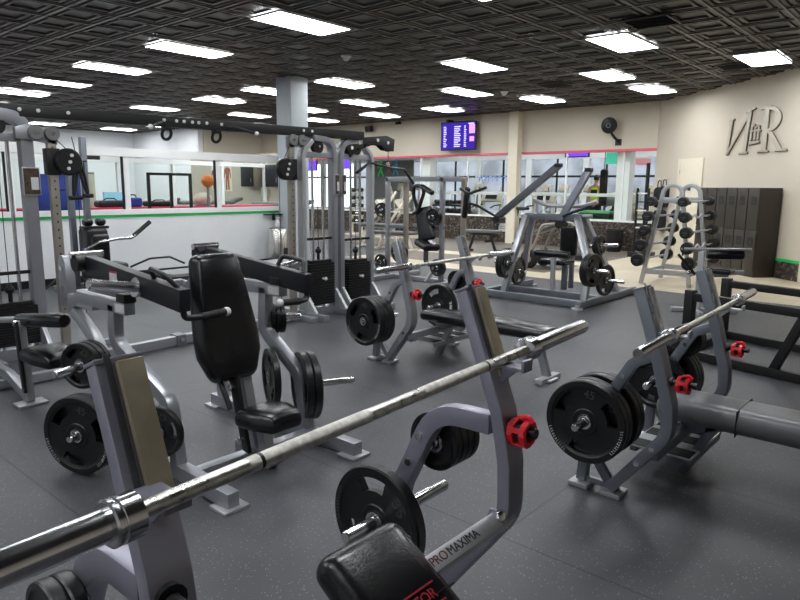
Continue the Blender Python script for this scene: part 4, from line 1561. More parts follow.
def slide_column(base, label, h=2.06, side=1, pz=1.78):
    """crossover column: perforated tan post with a pulley carriage, tied to its tower by a grey arm"""
    t = thing('crossover_column', label, 'cable column', base)
    part('column', MB().bar((0, 0, 0.03), (0, 0, h), 0.06, 0.075, (0, 1, 0)), M['tan'], t, 0.005)
    mb = MB()
    for i in range(22):
        mb.cyl((0.029, 0, 0.35 + i * 0.075), (0.0315, 0, 0.35 + i * 0.075), 0.009, 8)
    part('adjust_hole', mb, M['black'], t).__setitem__('kind', 'stuff')
    part('foot', MB().bar((-0.1, 0, 0.03), (0.4, 0, 0.03), 0.06, 0.08).bar((0, 0, 0.03), (0, side * 0.45, 0.03), 0.06, 0.06), M['silver'], t, 0.005)
    arm = part('top_arm', MB().prism([(0.05, -0.09), (0.05, 0.05), (-0.2, 0.08), (-0.3, 0.05), (-0.3, -0.05), (-0.14, -0.06)], (-0.03, 0, h + 0.02), (0, side, 0), (0, 0, 1), (0.06, 0, 0)), M['silver'], t, 0.006)
    for yy in (0.0, 0.14):
        part('top_pulley', MB().lathe((0.03, -side * yy, h + 0.03), (1, 0, 0), [(0, 0.06), (0.01, 0.066), (0.03, 0.066), (0.04, 0.06)], 20), M['grey'], arm)
        part('bolt', MB().cyl((0.07, -side * yy, h + 0.03), (0.082, -side * yy, h + 0.03), 0.018, 10), M['chrome'], arm)
    car = part('carriage', MB().box((0.0, 0, pz), (0.10, 0.12, 0.24)), M['black'], t, 0.01)
    w = part('pulley_guard', MB().lathe((0.05, -side * -0.12, pz), (1, 0, 0.0), [(-0.05, 0.11), (-0.03, 0.125), (0.03, 0.125), (0.05, 0.11)], 24), M['black'], car)
    mb = MB()
    for dz in (-0.06, 0.0, 0.06):
        mb.cyl((0.10, side * 0.12 + dz * 0.3, pz + dz), (0.112, side * 0.12 + dz * 0.3, pz + dz), 0.016, 10)
    part('bolt', mb, M['white'], w)
    part('cable', MB().cyl((0.03, side * 0.12, pz + 0.12), (0.03, side * 0.02, h), 0.004, 6).cyl((0.03, side * 0.2, pz - 0.1), (0.03, side * 0.2, 0.2), 0.004, 6), M['black'], t)
    return t


TX0 = -6.1
station((TX0, 5.2, 0), 'silver cable tower standing beside the tan column and the pale building column', 0.0, 0.50, 2.17, 1, 0.66)
station((TX0, 5.76, 0), 'silver cable tower carrying the lat pulldown arm and bar', 0.06, 0.62, 2.17, -1, 0.62)
station((-6.52, 1.80, 0), 'silver cable tower with an arching post and placard behind the pulldown seat', 0.06, 0.53, 2.20, 1, 0.50, 0.105, 0.15)
station((-6.62, 1.21, 0), 'silver cable tower beyond the one with the placard, mostly out of the picture', 0.0, 0.55, 2.19, -1, 0.5)
cL = slide_column((-6.47, 2.53, 0), 'tan perforated cable column with black pulley beside the cable tower with the placard', 2.02, 1, 1.80)
cR = slide_column((TX0 - 0.05, 5.08, 0), 'tan perforated cable column with black pulley beside the pair of cable towers', 2.10, -1, 1.79)
# overhead beam with the pull-up handles
t = thing('overhead_rig', 'long black overhead rail with pull-up handles joining the cable towers', 'overhead rail', (TX0, 5.7, 2.17), rz=-0.121)
part('beam', MB().bar((0, -7.4, 0.065), (0, 0.47, 0.065), 0.105, 0.10), M['blacksteel'], t, 0.006)
mb = None
for y in (-3.43, -3.28, -3.03, -2.13, -2.0, -1.92, -1.83, -1.76, -1.67, -1.5, -0.45, -0.33):
    part('bolt', MB().lathe((0.05, y, 0.075), (1, 0, 0), [(0, 0.017), (0.006, 0.017), (0.011, 0.01)], 12), M['white'], t)
for y in (-2.09, -1.54):
    r = part('ring_handle', MB().tube([V((0.0, y, -0.055)) + V((0.02 * math.sin(a * PI / 8), 0.048 * math.cos(a * PI / 8), 0.056 * math.sin(a * PI / 8))) for a in range(17)], 0.016, 10), M['grip'], t)
    part('ring_bracket', MB().box((0, y, 0.0), (0.1, 0.07, 0.04)), M['blacksteel'], r, 0.004)
for y, s in ((-2.15, -1), (-1.44, 1)):
    h = part('pullup_grip', MB().tube([(0.03, y, 0.05), (0.16, y + s * 0.06, 0.04), (0.3, y + s * 0.22, -0.02)], 0.016, 10, 0.05), M['grip'], t)
    part('grip_cap', MB().sphere((0.3, y + s * 0.22, -0.02), 0.026), M['white'], h)
# lat pulldown arm, cable and bar on the right tower
t = thing('lat_pulldown_arm', 'black boomerang lat pulldown arm on top of the right cable tower', 'pulldown arm', (TX0, 5.93, 2.1))
pr = [(-0.06, 0.02), (0.04, -0.14), (0.16, -0.05), (0.42, 0.03), (0.60, 0.04), (0.70, -0.02), (0.86, -0.03), (0.88, 0.13), (0.72, 0.17), (0.44, 0.14), (0.12, 0.11), (-0.02, 0.14)]
for x in (-0.05, 0.035):
    part('arm_plate', MB().prism(pr, (x, 0, 0), (0, 1, 0), (0, 0, 1), (0.015, 0, 0)), M['blacksteel'], t, 0.003)
mb = MB()
for y, z in ((0.06, -0.02), (0.2, 0.05), (0.54, 0.1), (0.74, 0.08)):
    part('bolt', MB().cyl((-0.06, y, z), (0.06, y, z), 0.022, 12), M['white'], t)
for y, z in ((0.02, 0.0), (0.80, 0.05)):
    part('pulley', MB().lathe((-0.03, y, z), (1, 0, 0), [(0, 0.085), (0.02, 0.07), (0.04, 0.07), (0.06, 0.085)], 20), M['black'], t)
bx = TX0
t = thing('lat_bar', 'bent black lat pulldown bar hanging from its cable', 'lat bar', (bx, 6.73, 1.79))
part('bar', MB().tube([(0.10, -0.70, -0.02), (0.06, -0.42, 0.12), (0, 0.0, 0.07), (-0.04, 0.38, 0.05), (-0.08, 0.64, -0.14)], 0.016, 12, 0.06), M['black'], t)
for a, b in (((0.10, -0.70, -0.02), (0.073, -0.51, 0.075)), ((-0.08, 0.64, -0.14), (-0.055, 0.48, -0.023))):
    part('grip', MB().cyl(a, b, 0.02, 12), M['grip'], t)
part('cable', MB().cyl((0, 0, 0.08), (0, 0, 0.37), 0.005, 6), M['black'], t)
part('clip', MB().ring((0, 0, 0.11), (1, 0, 0), [(-0.006, 0.02), (-0.006, 0.03), (0.006, 0.03), (0.006, 0.02)], 12), M['chrome'], t)

# the pulldown seat at the left edge
t = thing('pulldown_seat', 'black padded pulldown seat with roller in front of the left cable tower', 'machine seat', (-5.05, 1.75, 0))
part('seat_pad', MB().pad((0.22, 0.05, 0.385), (0.42, 0.34, 0.08), 0.036, dome=0.04, taper=lambda u: 1 - 0.25 * max(0, u)), M['vinyl'], t)
a = part('adjust_post', MB().bar((-0.03, -0.05, 0.03), (-0.09, -0.05, 0.62), 0.06, 0.055, (0, 1, 0)), M['silver2'], t, 0.004)
part('hole_strip', MB().bar((0.0, -0.09, 0.10), (-0.06, -0.09, 0.62), 0.05, 0.02, (0, 1, 0)), M['black'], a, 0.003)
mb = MB()
part('bolt', MB().cyl((0.0, -0.105, 0.12), (0.0, -0.09, 0.12), 0.018, 12), M['chrome'], a)
part('bolt', MB().cyl((-0.06, -0.105, 0.61), (-0.06, -0.09, 0.61), 0.02, 12), M['chrome'], a)
part('roller_bar', MB().tube([(-0.9, 0.0, 0.50), (-0.12, -0.02, 0.62), (0.1, 0.0, 0.645)], 0.024, 14, 0.1), M['silver2'], t)
part('roller', MB().lathe((-0.2, -0.015, 0.60), (0.95, 0.03, 0.13), [(0, 0.036), (0.02, 0.05), (0.74, 0.05), (0.76, 0.036)], 22), M['vinyl'], t)
part('foot', MB().box((-0.02, -0.05, 0.01), (0.14, 0.2, 0.02)), M['silver2'], t, 0.003)
part('base_rail', MB().sweep([(-0.02, -0.05, 0.05), (-0.5, -0.02, 0.12), (-1.0, 0.0, 0.12)], 0.07, 0.06, (0, 1, 0), 0.1).bar((-0.55, -0.5, 0.05), (-0.55, 0.55, 0.05), 0.07, 0.07), M['silver'], t, 0.005)
part('stabiliser', MB().bar((-0.5, 0.5, 0.05), (0.15, 0.6, 0.04), 0.06, 0.06), M['silver'], t, 0.005)

t = thing('floor_rail', 'low silver floor rail joining the feet of the two cable columns', 'floor rail', (-6.2, 3.9, 0))
part('rail', MB().bar((0.33, -1.3, 0.06), (0.18, 1.1, 0.06), 0.09, 0.08), M['silver'], t, 0.006)
for y in (-0.5, 0.35):
    part('bracket', MB().box((0.24 - y * 0.06, y, 0.06), (0.14, 0.1, 0.115)), M['slate'], t, 0.004)
    part('bolt', MB().cyl((0.30 - y * 0.06, y, 0.07), (0.325 - y * 0.06, y, 0.07), 0.02, 12), M['chrome'], t)
# ================================================================== lever machine in the middle distance
JC = V((-4.66, 8.95, 0))
t = thing('lever_press_machine', 'tall silver plate loaded lever machine with slanted arms near the stone walkway', 'lever machine', JC)


def J(x, y, z):
    return V((x, y, z)) - JC


xl, xr = -5.45, -3.86
yf, yb = 8.15, 9.9
part('front_beam', MB().bar(J(xl - 0.15, yf, 0.06), J(xr + 0.02, yf, 0.06), 0.09, 0.08), M['slate'], t, 0.006)
part('middle_beam', MB().bar(J(xl, 8.75, 0.06), J(xr, 8.75, 0.06), 0.09, 0.08), M['slate'], t, 0.006)
for x, y0, y1 in ((xl, 8.15, 9.6), (xr, 8.05, 9.95)):
    part('side_beam', MB().bar(J(x, y0, 0.06), J(x, y1, 0.06), 0.09, 0.08), M['slate'], t, 0.006)
    part('foot_plate', MB().cyl(J(x, y0 - 0.02, 0), J(x, y0 - 0.02, 0.025), 0.08, 16).cyl(J(x, y0 - 0.02, 0.02), J(x, y0 - 0.02, 0.06), 0.03, 12), M['silver2'], t)
    part('foot_plate', MB().box(J(x, y1, 0.012), (0.14, 0.14, 0.024)), M['silver2'], t)
# legs lean inwards to the cross bar
for x, sx in ((xl, 1), (xr, -1)):
    b0, t0 = (0.28, 0.34) if sx > 0 else (0.04, 0.42)
    part('front_leg', MB().sweep([J(x + sx * b0, 8.3, 0.08), J(x + sx * (b0 + 0.03), 8.45, 0.55), J(x + sx * t0, 8.75, 1.19)], 0.085, 0.09, (1, 0, 0), 0.3), M['silver'], t, 0.006)
    part('rear_leg', MB().bar(J(x + (-0.05 if sx > 0 else -0.02), 9.35, 0.08), J(x + sx * t0, 8.95, 1.2), 0.09, 0.08, (1, 0, 0)), M['silver'], t, 0.006)
part('cross_bar', MB().tube([J(xl + 0.2, 8.85, 1.19), J(xr - 0.25, 8.85, 1.21)], 0.032, 14), M['silver2'], t)
part('top_head', MB().bar(J(xl + 0.28, 8.85, 1.18), J(xr - 0.38, 8.85, 1.19), 0.09, 0.09), M['slate'], t, 0.006)
part('curved_guard', MB().tube([J(xl + 0.3, 9.0, 1.42), J(xl + 0.55, 9.02, 1.34), J(xr - 0.5, 9.02, 1.34), J(xr - 0.25, 9.0, 1.42)], 0.028, 10, 0.3), M['silver2'], t)
# slanted lever arms
for x0, x1, z0, z1, y0, y1, m in ((-5.62, -4.72, 1.15, 1.93, 8.75, 8.95, 'graphite'), (-4.58, -4.24, 1.12, 1.86, 8.8, 8.95, 'slate')):
    a = part('lever_arm', MB().bar(J(x0, y0, z0), J(x1, y1, z1), 0.095, 0.08, (0, 1, 0)), M[m], t, 0.006)
    part('arm_cap', MB().box(J(x1, y1, z1), (0.09, 0.1, 0.06)), M['black'], a, 0.01)
    part('pivot', MB().cyl(J(x0 + 0.03, y0 - 0.09, z0 - 0.04), J(x0 + 0.03, y0 + 0.09, z0 - 0.04), 0.06, 16), M['black'], a)
part('arm_handle', MB().tube([J(-4.5, 8.75, 1.2), J(-4.28, 8.6, 1.27), J(-4.02, 8.5, 1.34)], 0.02, 10), M['grip'], t)
part('arm_handle', MB().tube([J(-5.6, 8.7, 1.15), J(-5.9, 8.6, 1.32), J(-6.05, 8.55, 1.36)], 0.02, 10), M['grip'], t)
# plate horns
part('plate_horn', MB().lathe(J(xr + 0.02, 8.2, 0.53), (1, -0.12, 0), [(0, 0.025), (0.32, 0.025), (0.33, 0.018)], 16), M['chrome'], t)
part('plate_horn', MB().lathe(J(xr - 0.06, 8.75, 0.34), (1, -0.12, 0), [(0, 0.025), (0.40, 0.025), (0.41, 0.018)], 16), M['chrome'], t)
part('plate_horn', MB().lathe(J(xr - 0.32, 9.05, 0.78), (1, -0.05, 0.08), [(0, 0.025), (0.40, 0.025), (0.41, 0.018)], 16), M['chrome'], t)
for y, z, xo in ((8.3, 0.50, 0.42), (9.0, 0.30, 0.22)):
    part('plate_horn', MB().lathe(J(xl + xo, y, z), (-1, -0.1, 0.05), [(0, 0.025), (0.3, 0.025), (0.31, 0.018)], 16), M['chrome'], t)
part('back_pad', MB().pad(J(-4.72, 9.4, 0.80), (0.28, 0.09, 0.46), 0.04), M['vinyl'], t)
part('seat_pad', MB().pad(J(-4.72, 9.05, 0.50), (0.42, 0.36, 0.08), 0.035), M['vinyl'], t)
part('seat_post', MB().bar(J(-4.66, 9.2, 0.06), J(-4.66, 9.2, 0.46), 0.08, 0.07, (1, 0, 0)).bar(J(-4.66, 9.42, 0.06), J(-4.66, 9.42, 0.8), 0.07, 0.06, (1, 0, 0)), M['slate'], t, 0.005)
part('thigh_roller', MB().cyl(J(-4.95, 8.8, 0.64), J(-4.4, 8.8, 0.64), 0.055, 16), M['vinyl'], t)
part('roller_post', MB().bar(J(-4.66, 8.82, 0.06), J(-4.66, 8.82, 0.64), 0.06, 0.06, (1, 0, 0)), M['silver2'], t, 0.005)
ax = V((1, -0.12, 0))
plates('45d', (xr + 0.02 + 0.10, 8.2 - 0.012, 0.53), (-0.05, 0.006, 0), 2, '{} large plate on the tall lever machine, front horn beside the walkway', (0.3, 1.0), ax)
plates('45d', (xr - 0.06 + 0.12, 8.75 - 0.015, 0.34), (-0.05, 0.006, 0), 1, '{} large plate on the tall lever machine, lowest horn beside the walkway', (0.3,), ax)
plates('25', (xr - 0.32 + 0.14, 9.043, 0.79), (-0.05, 0.0025, 0), 2, '{} black plate on the tall lever machine, highest horn', (0.3,), (1, -0.05, 0.08))
plates('45d', (xl + 0.42 - 0.16, 8.3 - 0.016, 0.508), (0.05, 0.005, 0), 2, '{} large black plate on the tall lever machine, horn behind the racked barbell', (0.3,), (-1, -0.1, 0.05))
plates('45d', (xl + 0.22 - 0.12, 9.0 - 0.012, 0.306), (0.05, 0.005, 0), 1, '{} large black plate on the tall lever machine, low horn behind the front leg', (0.3,), (-1, -0.1, 0.05))

# ================================================================== A-frame rack with fixed barbells
KC = V((-3.82, 11.62, 0))
t = thing('barbell_rack', 'silver A-frame barbell rack with arched tops before the lockers', 'barbell rack', KC)
for y in (-0.46, 0.46):
    pts = [(-0.40, y, 0.0), (-0.14, y, 1.50)] + [(-0.14 + 0.16 * (1 - math.cos(a * PI / 8)), y, 1.50 + 0.17 * math.sin(a * PI / 8)) for a in range(1, 8)] + [(0.18, y, 1.50), (0.40, y, 0.0)]
    part('arch_frame', MB().sweep([V(p) for p in pts], 0.062, 0.062, (0, 1, 0)), M['silver2'], t, 0.008)
    part('top_tie', MB().bar((-0.15, y, 1.42), (0.19, y, 1.42), 0.09, 0.05), M['silver2'], t, 0.004)
    part('cross_tie', MB().bar((-0.36, y, 0.22), (0.36, y, 0.22), 0.09, 0.05), M['silver2'], t, 0.004)
    for i in range(5):
        z = 1.40 - i * 0.245
        for sx in (-1, 1):
            xk = 0.02 + sx * (0.18 + (1.5 - z) * 0.165)
            part('cradle', MB().box((xk + sx * 0.055, y, z - 0.035), (0.08, 0.07, 0.02)).box((xk + sx * 0.09, y, z - 0.015), (0.012, 0.07, 0.05)), M['black'], t, 0.003)
for sx in (-1, 1):
    part('side_tie', MB().bar((sx * 0.37, -0.46, 0.21), (sx * 0.37, 0.46, 0.21), 0.06, 0.05), M['silver2'], t, 0.004)
heights = ['topmost', 'second from top', 'middle', 'second from bottom', 'lowest']
for sx, side in ((-1, 'glazed opening'), (1, 'lockers')):
    for i in range(5):
        z = 1.40 - i * 0.245
        x = KC.x + 0.02 + sx * (0.18 + (1.5 - z) * 0.165) + sx * 0.056
        rr = 0.078 + 0.007 * i
        b = thing('fixed_barbell', 'fixed barbell, %s of those on the A-frame rack side facing the %s' % (heights[i], side), 'barbell', (x, KC.y, z), 'fixed barbells on the A-frame rack')
        if sx > 0 and i % 2:
            part('bar', MB().tube([(0, -0.66, 0), (0, -0.3, 0), (0.0, -0.18, 0.04), (0, -0.07, -0.02), (0, 0.07, -0.02), (0, 0.18, 0.04), (0, 0.3, 0), (0, 0.66, 0)], 0.018, 10, 0.05), M['silver2'], b)
        else:
            part('bar', MB().cyl((0, -0.66, 0), (0, 0.66, 0), 0.018, 12), M['silver2'], b)
        for s in (-1, 1):
            h = part('head', MB().lathe((0, s * 0.60, 0), (0, s, 0), [(0, rr * 0.7), (0.01, rr * 0.96), (0.02, rr), (0.13, rr), (0.145, rr * 0.94), (0.15, rr * 0.6)], 20), M['rubber'], b)
            if s < 0:
                part('weight_mark', MB().box((0, -0.7512, 0), (rr * 0.9, 0.003, 0.022)).box((0, -0.7512, -0.035), (rr * 0.6, 0.003, 0.014)), M['rubbertext'], h)

# ================================================================== low black steel frame at the right edge
BF = V((-1.98, 6.45, 0))
t = thing('black_rack_frame', 'low black welded steel frame running past the slate grey bench press', 'steel frame', BF, rz=-0.25)
fx0, fx1, fy0, fy1, fh = -1.98, 0.6, 6.42, 7.55, 0.60


def B(x, y, z):
    return V((x + 1.98, y - 6.42, z))


for y, nm in ((fy0, 'f'), (fy1, 'b')):
    xx = fx0 if nm == 'f' else fx0 - 0.28
    part('top_rail', MB().bar(B(xx, y, fh), B(fx1, y, fh), 0.075, 0.07), M['blacksteel'], t, 0.005)
    part('bottom_rail', MB().bar(B(xx, y, 0.05), B(fx1, y, 0.05), 0.08, 0.07), M['blacksteel'], t, 0.005)
    part('post', MB().bar(B(xx + 0.03, y, 0.05), B(xx + 0.03, y, fh + 0.06), 0.085, 0.08, (0, 1, 0)), M['blacksteel'], t, 0.005)
    part('post', MB().bar(B(fx1, y, 0.05), B(fx1, y, fh), 0.08, 0.08, (0, 1, 0)), M['blacksteel'], t, 0.005)
    part('strut', MB().bar(B(-0.92, y, fh), B(-1.14, y, 0.06), 0.07, 0.06, (0, 1, 0)), M['blacksteel'], t, 0.005)
for x, x2 in ((fx0 + 0.03, fx0 - 0.25), (fx1, fx1)):
    part('end_rail', MB().bar(B(x, fy0, 0.05), B(x2, fy1, 0.05), 0.08, 0.07), M['blacksteel'], t, 0.005)
part('end_rail', MB().bar(B(fx1, fy0, fh), B(fx1, fy1, fh), 0.075, 0.07), M['blacksteel'], t, 0.005)

# ================================================================== preacher bench between the rack and the lockers
pc = V((-2.64, 9.02, 0))
t = thing('preacher_bench', 'small silver preacher bench with black roll pad in front of the lockers', 'bench', pc)
part('roll_pad', MB().lathe((0.06, 0.02, 0.77), (1, 0.55, 0), [(0, 0.05), (0.02, 0.062), (0.42, 0.062), (0.44, 0.05)], 18), M['vinyl'], t)
part('rest_bar', MB().tube([(-0.22, -0.12, 0.83), (0.52, 0.28, 0.845)], 0.018, 10), M['silver2'], t)
part('post', MB().bar((0.0, 0.0, 0.03), (0.0, 0.0, 0.80), 0.07, 0.06, (0, 1, 0)), M['silver2'], t, 0.004)
part('seat_pad', MB().pad((0.2, 0.12, 0.56), (0.34, 0.28, 0.07), 0.03), M['vinyl'], t)
part('seat_arm', MB().bar((0.0, 0.0, 0.50), (0.3, 0.17, 0.51), 0.06, 0.05).bar((0.3, 0.17, 0.53), (0.46, 0.26, 0.55), 0.05, 0.05), M['silver2'], t, 0.004)
part('foot', MB().bar((-0.28, -0.16, 0.03), (0.42, 0.24, 0.03), 0.05, 0.07).bar((-0.2, 0.25, 0.03), (0.15, -0.32, 0.03), 0.05, 0.06), M['silver2'], t, 0.004)
part('pin', MB().sphere((-0.12, -0.07, 0.52), 0.025).cyl((-0.12, -0.07, 0.52), (0.0, 0, 0.52), 0.012, 8), M['chrome'], t)
part('catch', MB().bar((-0.05, -0.04, 0.5), (-0.25, -0.14, 0.76), 0.035, 0.03).cyl((-0.2, -0.12, 0.74), (-0.2, -0.12, 0.90), 0.012, 8), M['black'], t, 0.003)
# ================================================================== vertical knee-raise stand (grey frame with black pads)
VC = V((-7.0, 8.7, 0))
t = thing('knee_raise_stand', 'grey knee raise frame with tall black back pad and dip handles', 'knee raise stand', VC)


def K(x, y, z):
    return V((x, y, z)) - VC


for x, y in ((-7.79, 8.6), (-7.5, 8.75), (-6.59, 8.6), (-6.27, 8.75)):
    part('post', MB().bar(K(x, y, 0.04), K(x, y, 1.76), 0.07, 0.07, (0, 1, 0)), M['silver' if y < 8.7 else 'tan'], t, 0.005)
part('top_beam', MB().bar(K(-7.82, 8.6, 1.73), K(-6.24, 8.6, 1.73), 0.08, 0.07), M['silver'], t, 0.005)
part('top_beam', MB().bar(K(-7.5, 8.78, 1.73), K(-6.24, 8.78, 1.73), 0.07, 0.06), M['tan'], t, 0.005)
part('middle_beam', MB().bar(K(-7.8, 8.6, 0.92), K(-7.4, 8.6, 0.92), 0.05, 0.05).bar(K(-7.2, 8.6, 0.96), K(-6.55, 8.6, 0.94), 0.05, 0.05), M['slate'], t, 0.004)
part('base_beam', MB().bar(K(-7.85, 8.66, 0.04), K(-6.2, 8.66, 0.04), 0.07, 0.08), M['silver'], t, 0.005)
for x in (-7.7, -6.4):
    part('base_foot', MB().bar(K(x, 8.1, 0.04), K(x, 9.35, 0.04), 0.07, 0.08), M['silver'], t, 0.005)
part('slanted_brace', MB().bar(K(-6.72, 8.35, 0.05), K(-6.62, 8.6, 0.42), 0.05, 0.05), M['silver2'], t, 0.004)
bk = rot_to((-0.25, 0.1, 1.0), (0.3, -1, 0.12))
part('back_pad', MB().pad(K(-6.86, 8.5, 1.0), (0.56, 0.30, 0.09), 0.04, bk), M['vinyl'], t)
part('seat_pad', MB().pad(K(-6.78, 8.45, 0.66), (0.36, 0.32, 0.12), 0.05, rot_to((1, -0.3, -0.3), (0.2, 0, 1))), M['vinyl'], t)
part('pad_post', MB().sweep([K(-6.88, 8.55, 0.6), K(-6.84, 8.5, 0.36), K(-6.6, 8.45, 0.3)], 0.06, 0.06, (0, 1, 0), 0.08), M['black'], t, 0.004)
part('dip_loop', MB().tube([K(-7.02, 8.55, 1.1), K(-7.12, 8.5, 1.45), K(-7.08, 8.45, 1.62), K(-6.86, 8.42, 1.62), K(-6.84, 8.42, 1.5), K(-6.96, 8.42, 1.2), K(-7.08, 8.45, 1.16)], 0.03, 10, 0.08), M['black'], t)
part('arm_pad', MB().pad(K(-6.72, 8.35, 1.56), (0.36, 0.09, 0.08), 0.035, rot_to((1, -0.3, -0.35), (0, 0, 1))), M['vinyl'], t)
part('arm_pad', MB().pad(K(-6.12, 8.6, 1.36), (0.5, 0.09, 0.08), 0.035, rot_to((0.1, 0, 1), (1, 0, 0))), M['vinyl'], t)
part('handle', MB().tube([K(-6.2, 8.55, 1.58), K(-6.0, 8.5, 1.5), K(-5.65, 8.45, 1.6)], 0.022, 10, 0.06), M['grip'], t)
for x, z in ((-6.64, 1.12), (-7.39, 0.49), (-7.83, 0.29), (-6.55, 0.30)):
    part('plate_peg', MB().cyl(K(x, 8.56, z), K(x, 8.32, z), 0.023, 12), M['chrome'], t)
plates('35', (-7.39, 8.46, 0.49), (0, 0.05, 0), 1, '{} black plate on the middle peg of the grey knee raise frame', (0.3,))
plates('25', (-7.83, 8.46, 0.29), (0, 0.04, 0), 1, '{} black plate on the lowest outer peg of the grey knee raise frame', (0.3,))
plates('25', (-6.64, 8.42, 1.12), (0, 0.04, 0), 2, '{} black plate on the high peg of the grey knee raise frame', (0.3,))
plates('25', (-6.55, 8.44, 0.30), (0, 0.04, 0), 2, '{} black plate on the low inner peg of the grey knee raise frame', (0.3,))

# ================================================================== low benches and a wheeled sled before the back wall
def small_bench(base, rz, label, L=1.2, h=0.44, m='beige', padm='greyvinyl'):
    b = thing('flat_bench', label, 'bench', base, None, rz)
    part('pad', MB().pad((0, 0, h), (L, 0.28, 0.08), 0.035), M[padm], b)
    for sx in (-1, 1):
        part('leg', MB().sweep([(sx * (L / 2 - 0.28), 0, h - 0.05), (sx * (L / 2 - 0.12), 0, 0.03)], 0.06, 0.06, (0, 1, 0)), M[m], b, 0.004)
        part('foot', MB().bar((sx * (L / 2 - 0.12), -0.25, 0.03), (sx * (L / 2 - 0.12), 0.25, 0.03), 0.05, 0.06), M[m], b, 0.004)
    part('rail', MB().bar((-L / 2 + 0.2, 0, h - 0.07), (L / 2 - 0.2, 0, h - 0.07), 0.06, 0.05), M[m], b, 0.004)
    return b


p = on_z(482, 252, 0.0)
small_bench((p.x, p.y, 0), 0.25, 'grey padded flat bench on dark legs between knee raise frame and ivory pillar', 0.95, 0.52, 'black', 'greyvinyl')
sl = thing('wheeled_bench', 'tan framed exercise bench on black wheels behind the tall lever machine', 'bench', (-6.35, 11.95, 0))
for x, y in ((-0.35, -0.3), (-0.35, 0.3)):
    w = part('wheel', MB().lathe((x, y - 0.04, 0.19), (0, 1, 0), [(0, 0.12), (0.005, 0.17), (0.02, 0.19), (0.06, 0.19), (0.075, 0.17), (0.08, 0.12)], 24), M['rubber'], sl)
    part('wheel_hub', MB().cyl((x, y - 0.05, 0.19), (x, y + 0.05, 0.19), 0.07, 16), M['tan'], w)
part('axle', MB().cyl((-0.35, -0.3, 0.19), (-0.35, 0.3, 0.19), 0.025, 10), M['black'], sl)
part('deck', MB().box((0.25, 0, 0.28), (1.3, 0.5, 0.1)), M['blacksteel'], sl, 0.01)
part('frame', MB().tube([(-0.35, -0.25, 0.3), (-0.1, -0.28, 0.88), (0.28, -0.28, 0.92), (0.5, -0.25, 0.3)], 0.03, 10, 0.12).tube([(-0.35, 0.25, 0.3), (-0.1, 0.28, 0.88), (0.28, 0.28, 0.92), (0.5, 0.25, 0.3)], 0.03, 10, 0.12), M['tan'], sl)
part('pad', MB().pad((-0.1, 0, 0.80), (0.62, 0.4, 0.08), 0.03, rot_to((1, 0, 0.35), (0, 0, 1))), M['greyvinyl'], sl)
part('leg', MB().bar((0.85, 0, 0.03), (0.85, 0, 0.3), 0.07, 0.07, (0, 1, 0)), M['black'], sl, 0.004)
# hyperextension-like stand with slanted arm further left of the pillar
p = on_z(508, 243, 0.0)
b = thing('hyperextension_stand', 'dark tubular back extension stand beside the ivory pillar', 'exercise stand', (p.x, p.y, 0))
part('frame', MB().tube([(-0.6, 0, 0.04), (-0.35, 0, 0.55), (-0.1, 0, 0.95), (0.35, 0, 1.02)], 0.035, 10, 0.1).tube([(0.3, 0, 1.0), (0.2, 0, 0.5), (0.35, 0, 0.04)], 0.035, 10, 0.1), M['black'], b)
part('foot', MB().bar((-0.6, -0.3, 0.03), (-0.6, 0.3, 0.03), 0.06, 0.06).bar((0.35, -0.3, 0.03), (0.35, 0.3, 0.03), 0.06, 0.06), M['black'], b, 0.004)
part('pad', MB().pad((0.45, 0, 1.02), (0.3, 0.3, 0.09), 0.04), M['vinyl'], b)

# black bin by the low speckled wall, cardboard-white notice stuck on it
p = on_z(636, 250, 0.0)
b = thing('waste_bin', 'black waste bin by the speckled wall left of the A-frame rack', 'bin', (-6.95, 16.35, 0))
part('body', MB().lathe((0, 0, 0), (0, 0, 1), [(0, 0.17), (0.02, 0.18), (0.52, 0.22), (0.54, 0.22)], 20), M['black'], b)
part('rim', MB().ring((0, 0, 0.54), (0, 0, 1), [(-0.01, 0.2), (-0.01, 0.23), (0.02, 0.23), (0.02, 0.2)], 20), M['blacksteel'], b)
p = on_y(503, 224, BY - 0.01)
b = thing('paper_notice', 'white paper notice on the speckled low wall left of the ivory pillar', 'notice', (p.x, BY - 0.032, p.z - 0.1))
part('paper', MB().box((0, 0, 0), (0.26, 0.003, 0.24)), M['label'], b)
part('print', MB().box((0, -0.003, 0.03), (0.18, 0.002, 0.02)).box((0, -0.003, -0.03), (0.18, 0.002, 0.02)), M['grey'], b)
# tall dark storage post with bars standing in the back right corner
p = on_z(651, 253, 0.0)
b = thing('bar_storage_stand', 'tall dark stand of upright bars in the back right corner', 'storage stand', (-5.92, 15.55, 0))
part('base', MB().box((0, 0, 0.06), (0.5, 0.45, 0.12)), M['black'], b, 0.01)
for i, (x, y, h) in enumerate(((-0.15, -0.1, 1.62), (0.12, -0.12, 1.62), (-0.02, 0.12, 2.2))):
    part('upright_bar', MB().cyl((x, y, 0.1), (x, y, h), 0.03 if h < 2 else 0.045, 10), M['black'], b)
for i in range(6):
    part('rung', MB().bar((-0.15, -0.11, 0.5 + i * 0.2), (0.12, -0.11, 0.5 + i * 0.2), 0.03, 0.03), M['white' if i % 2 else 'black'], b)
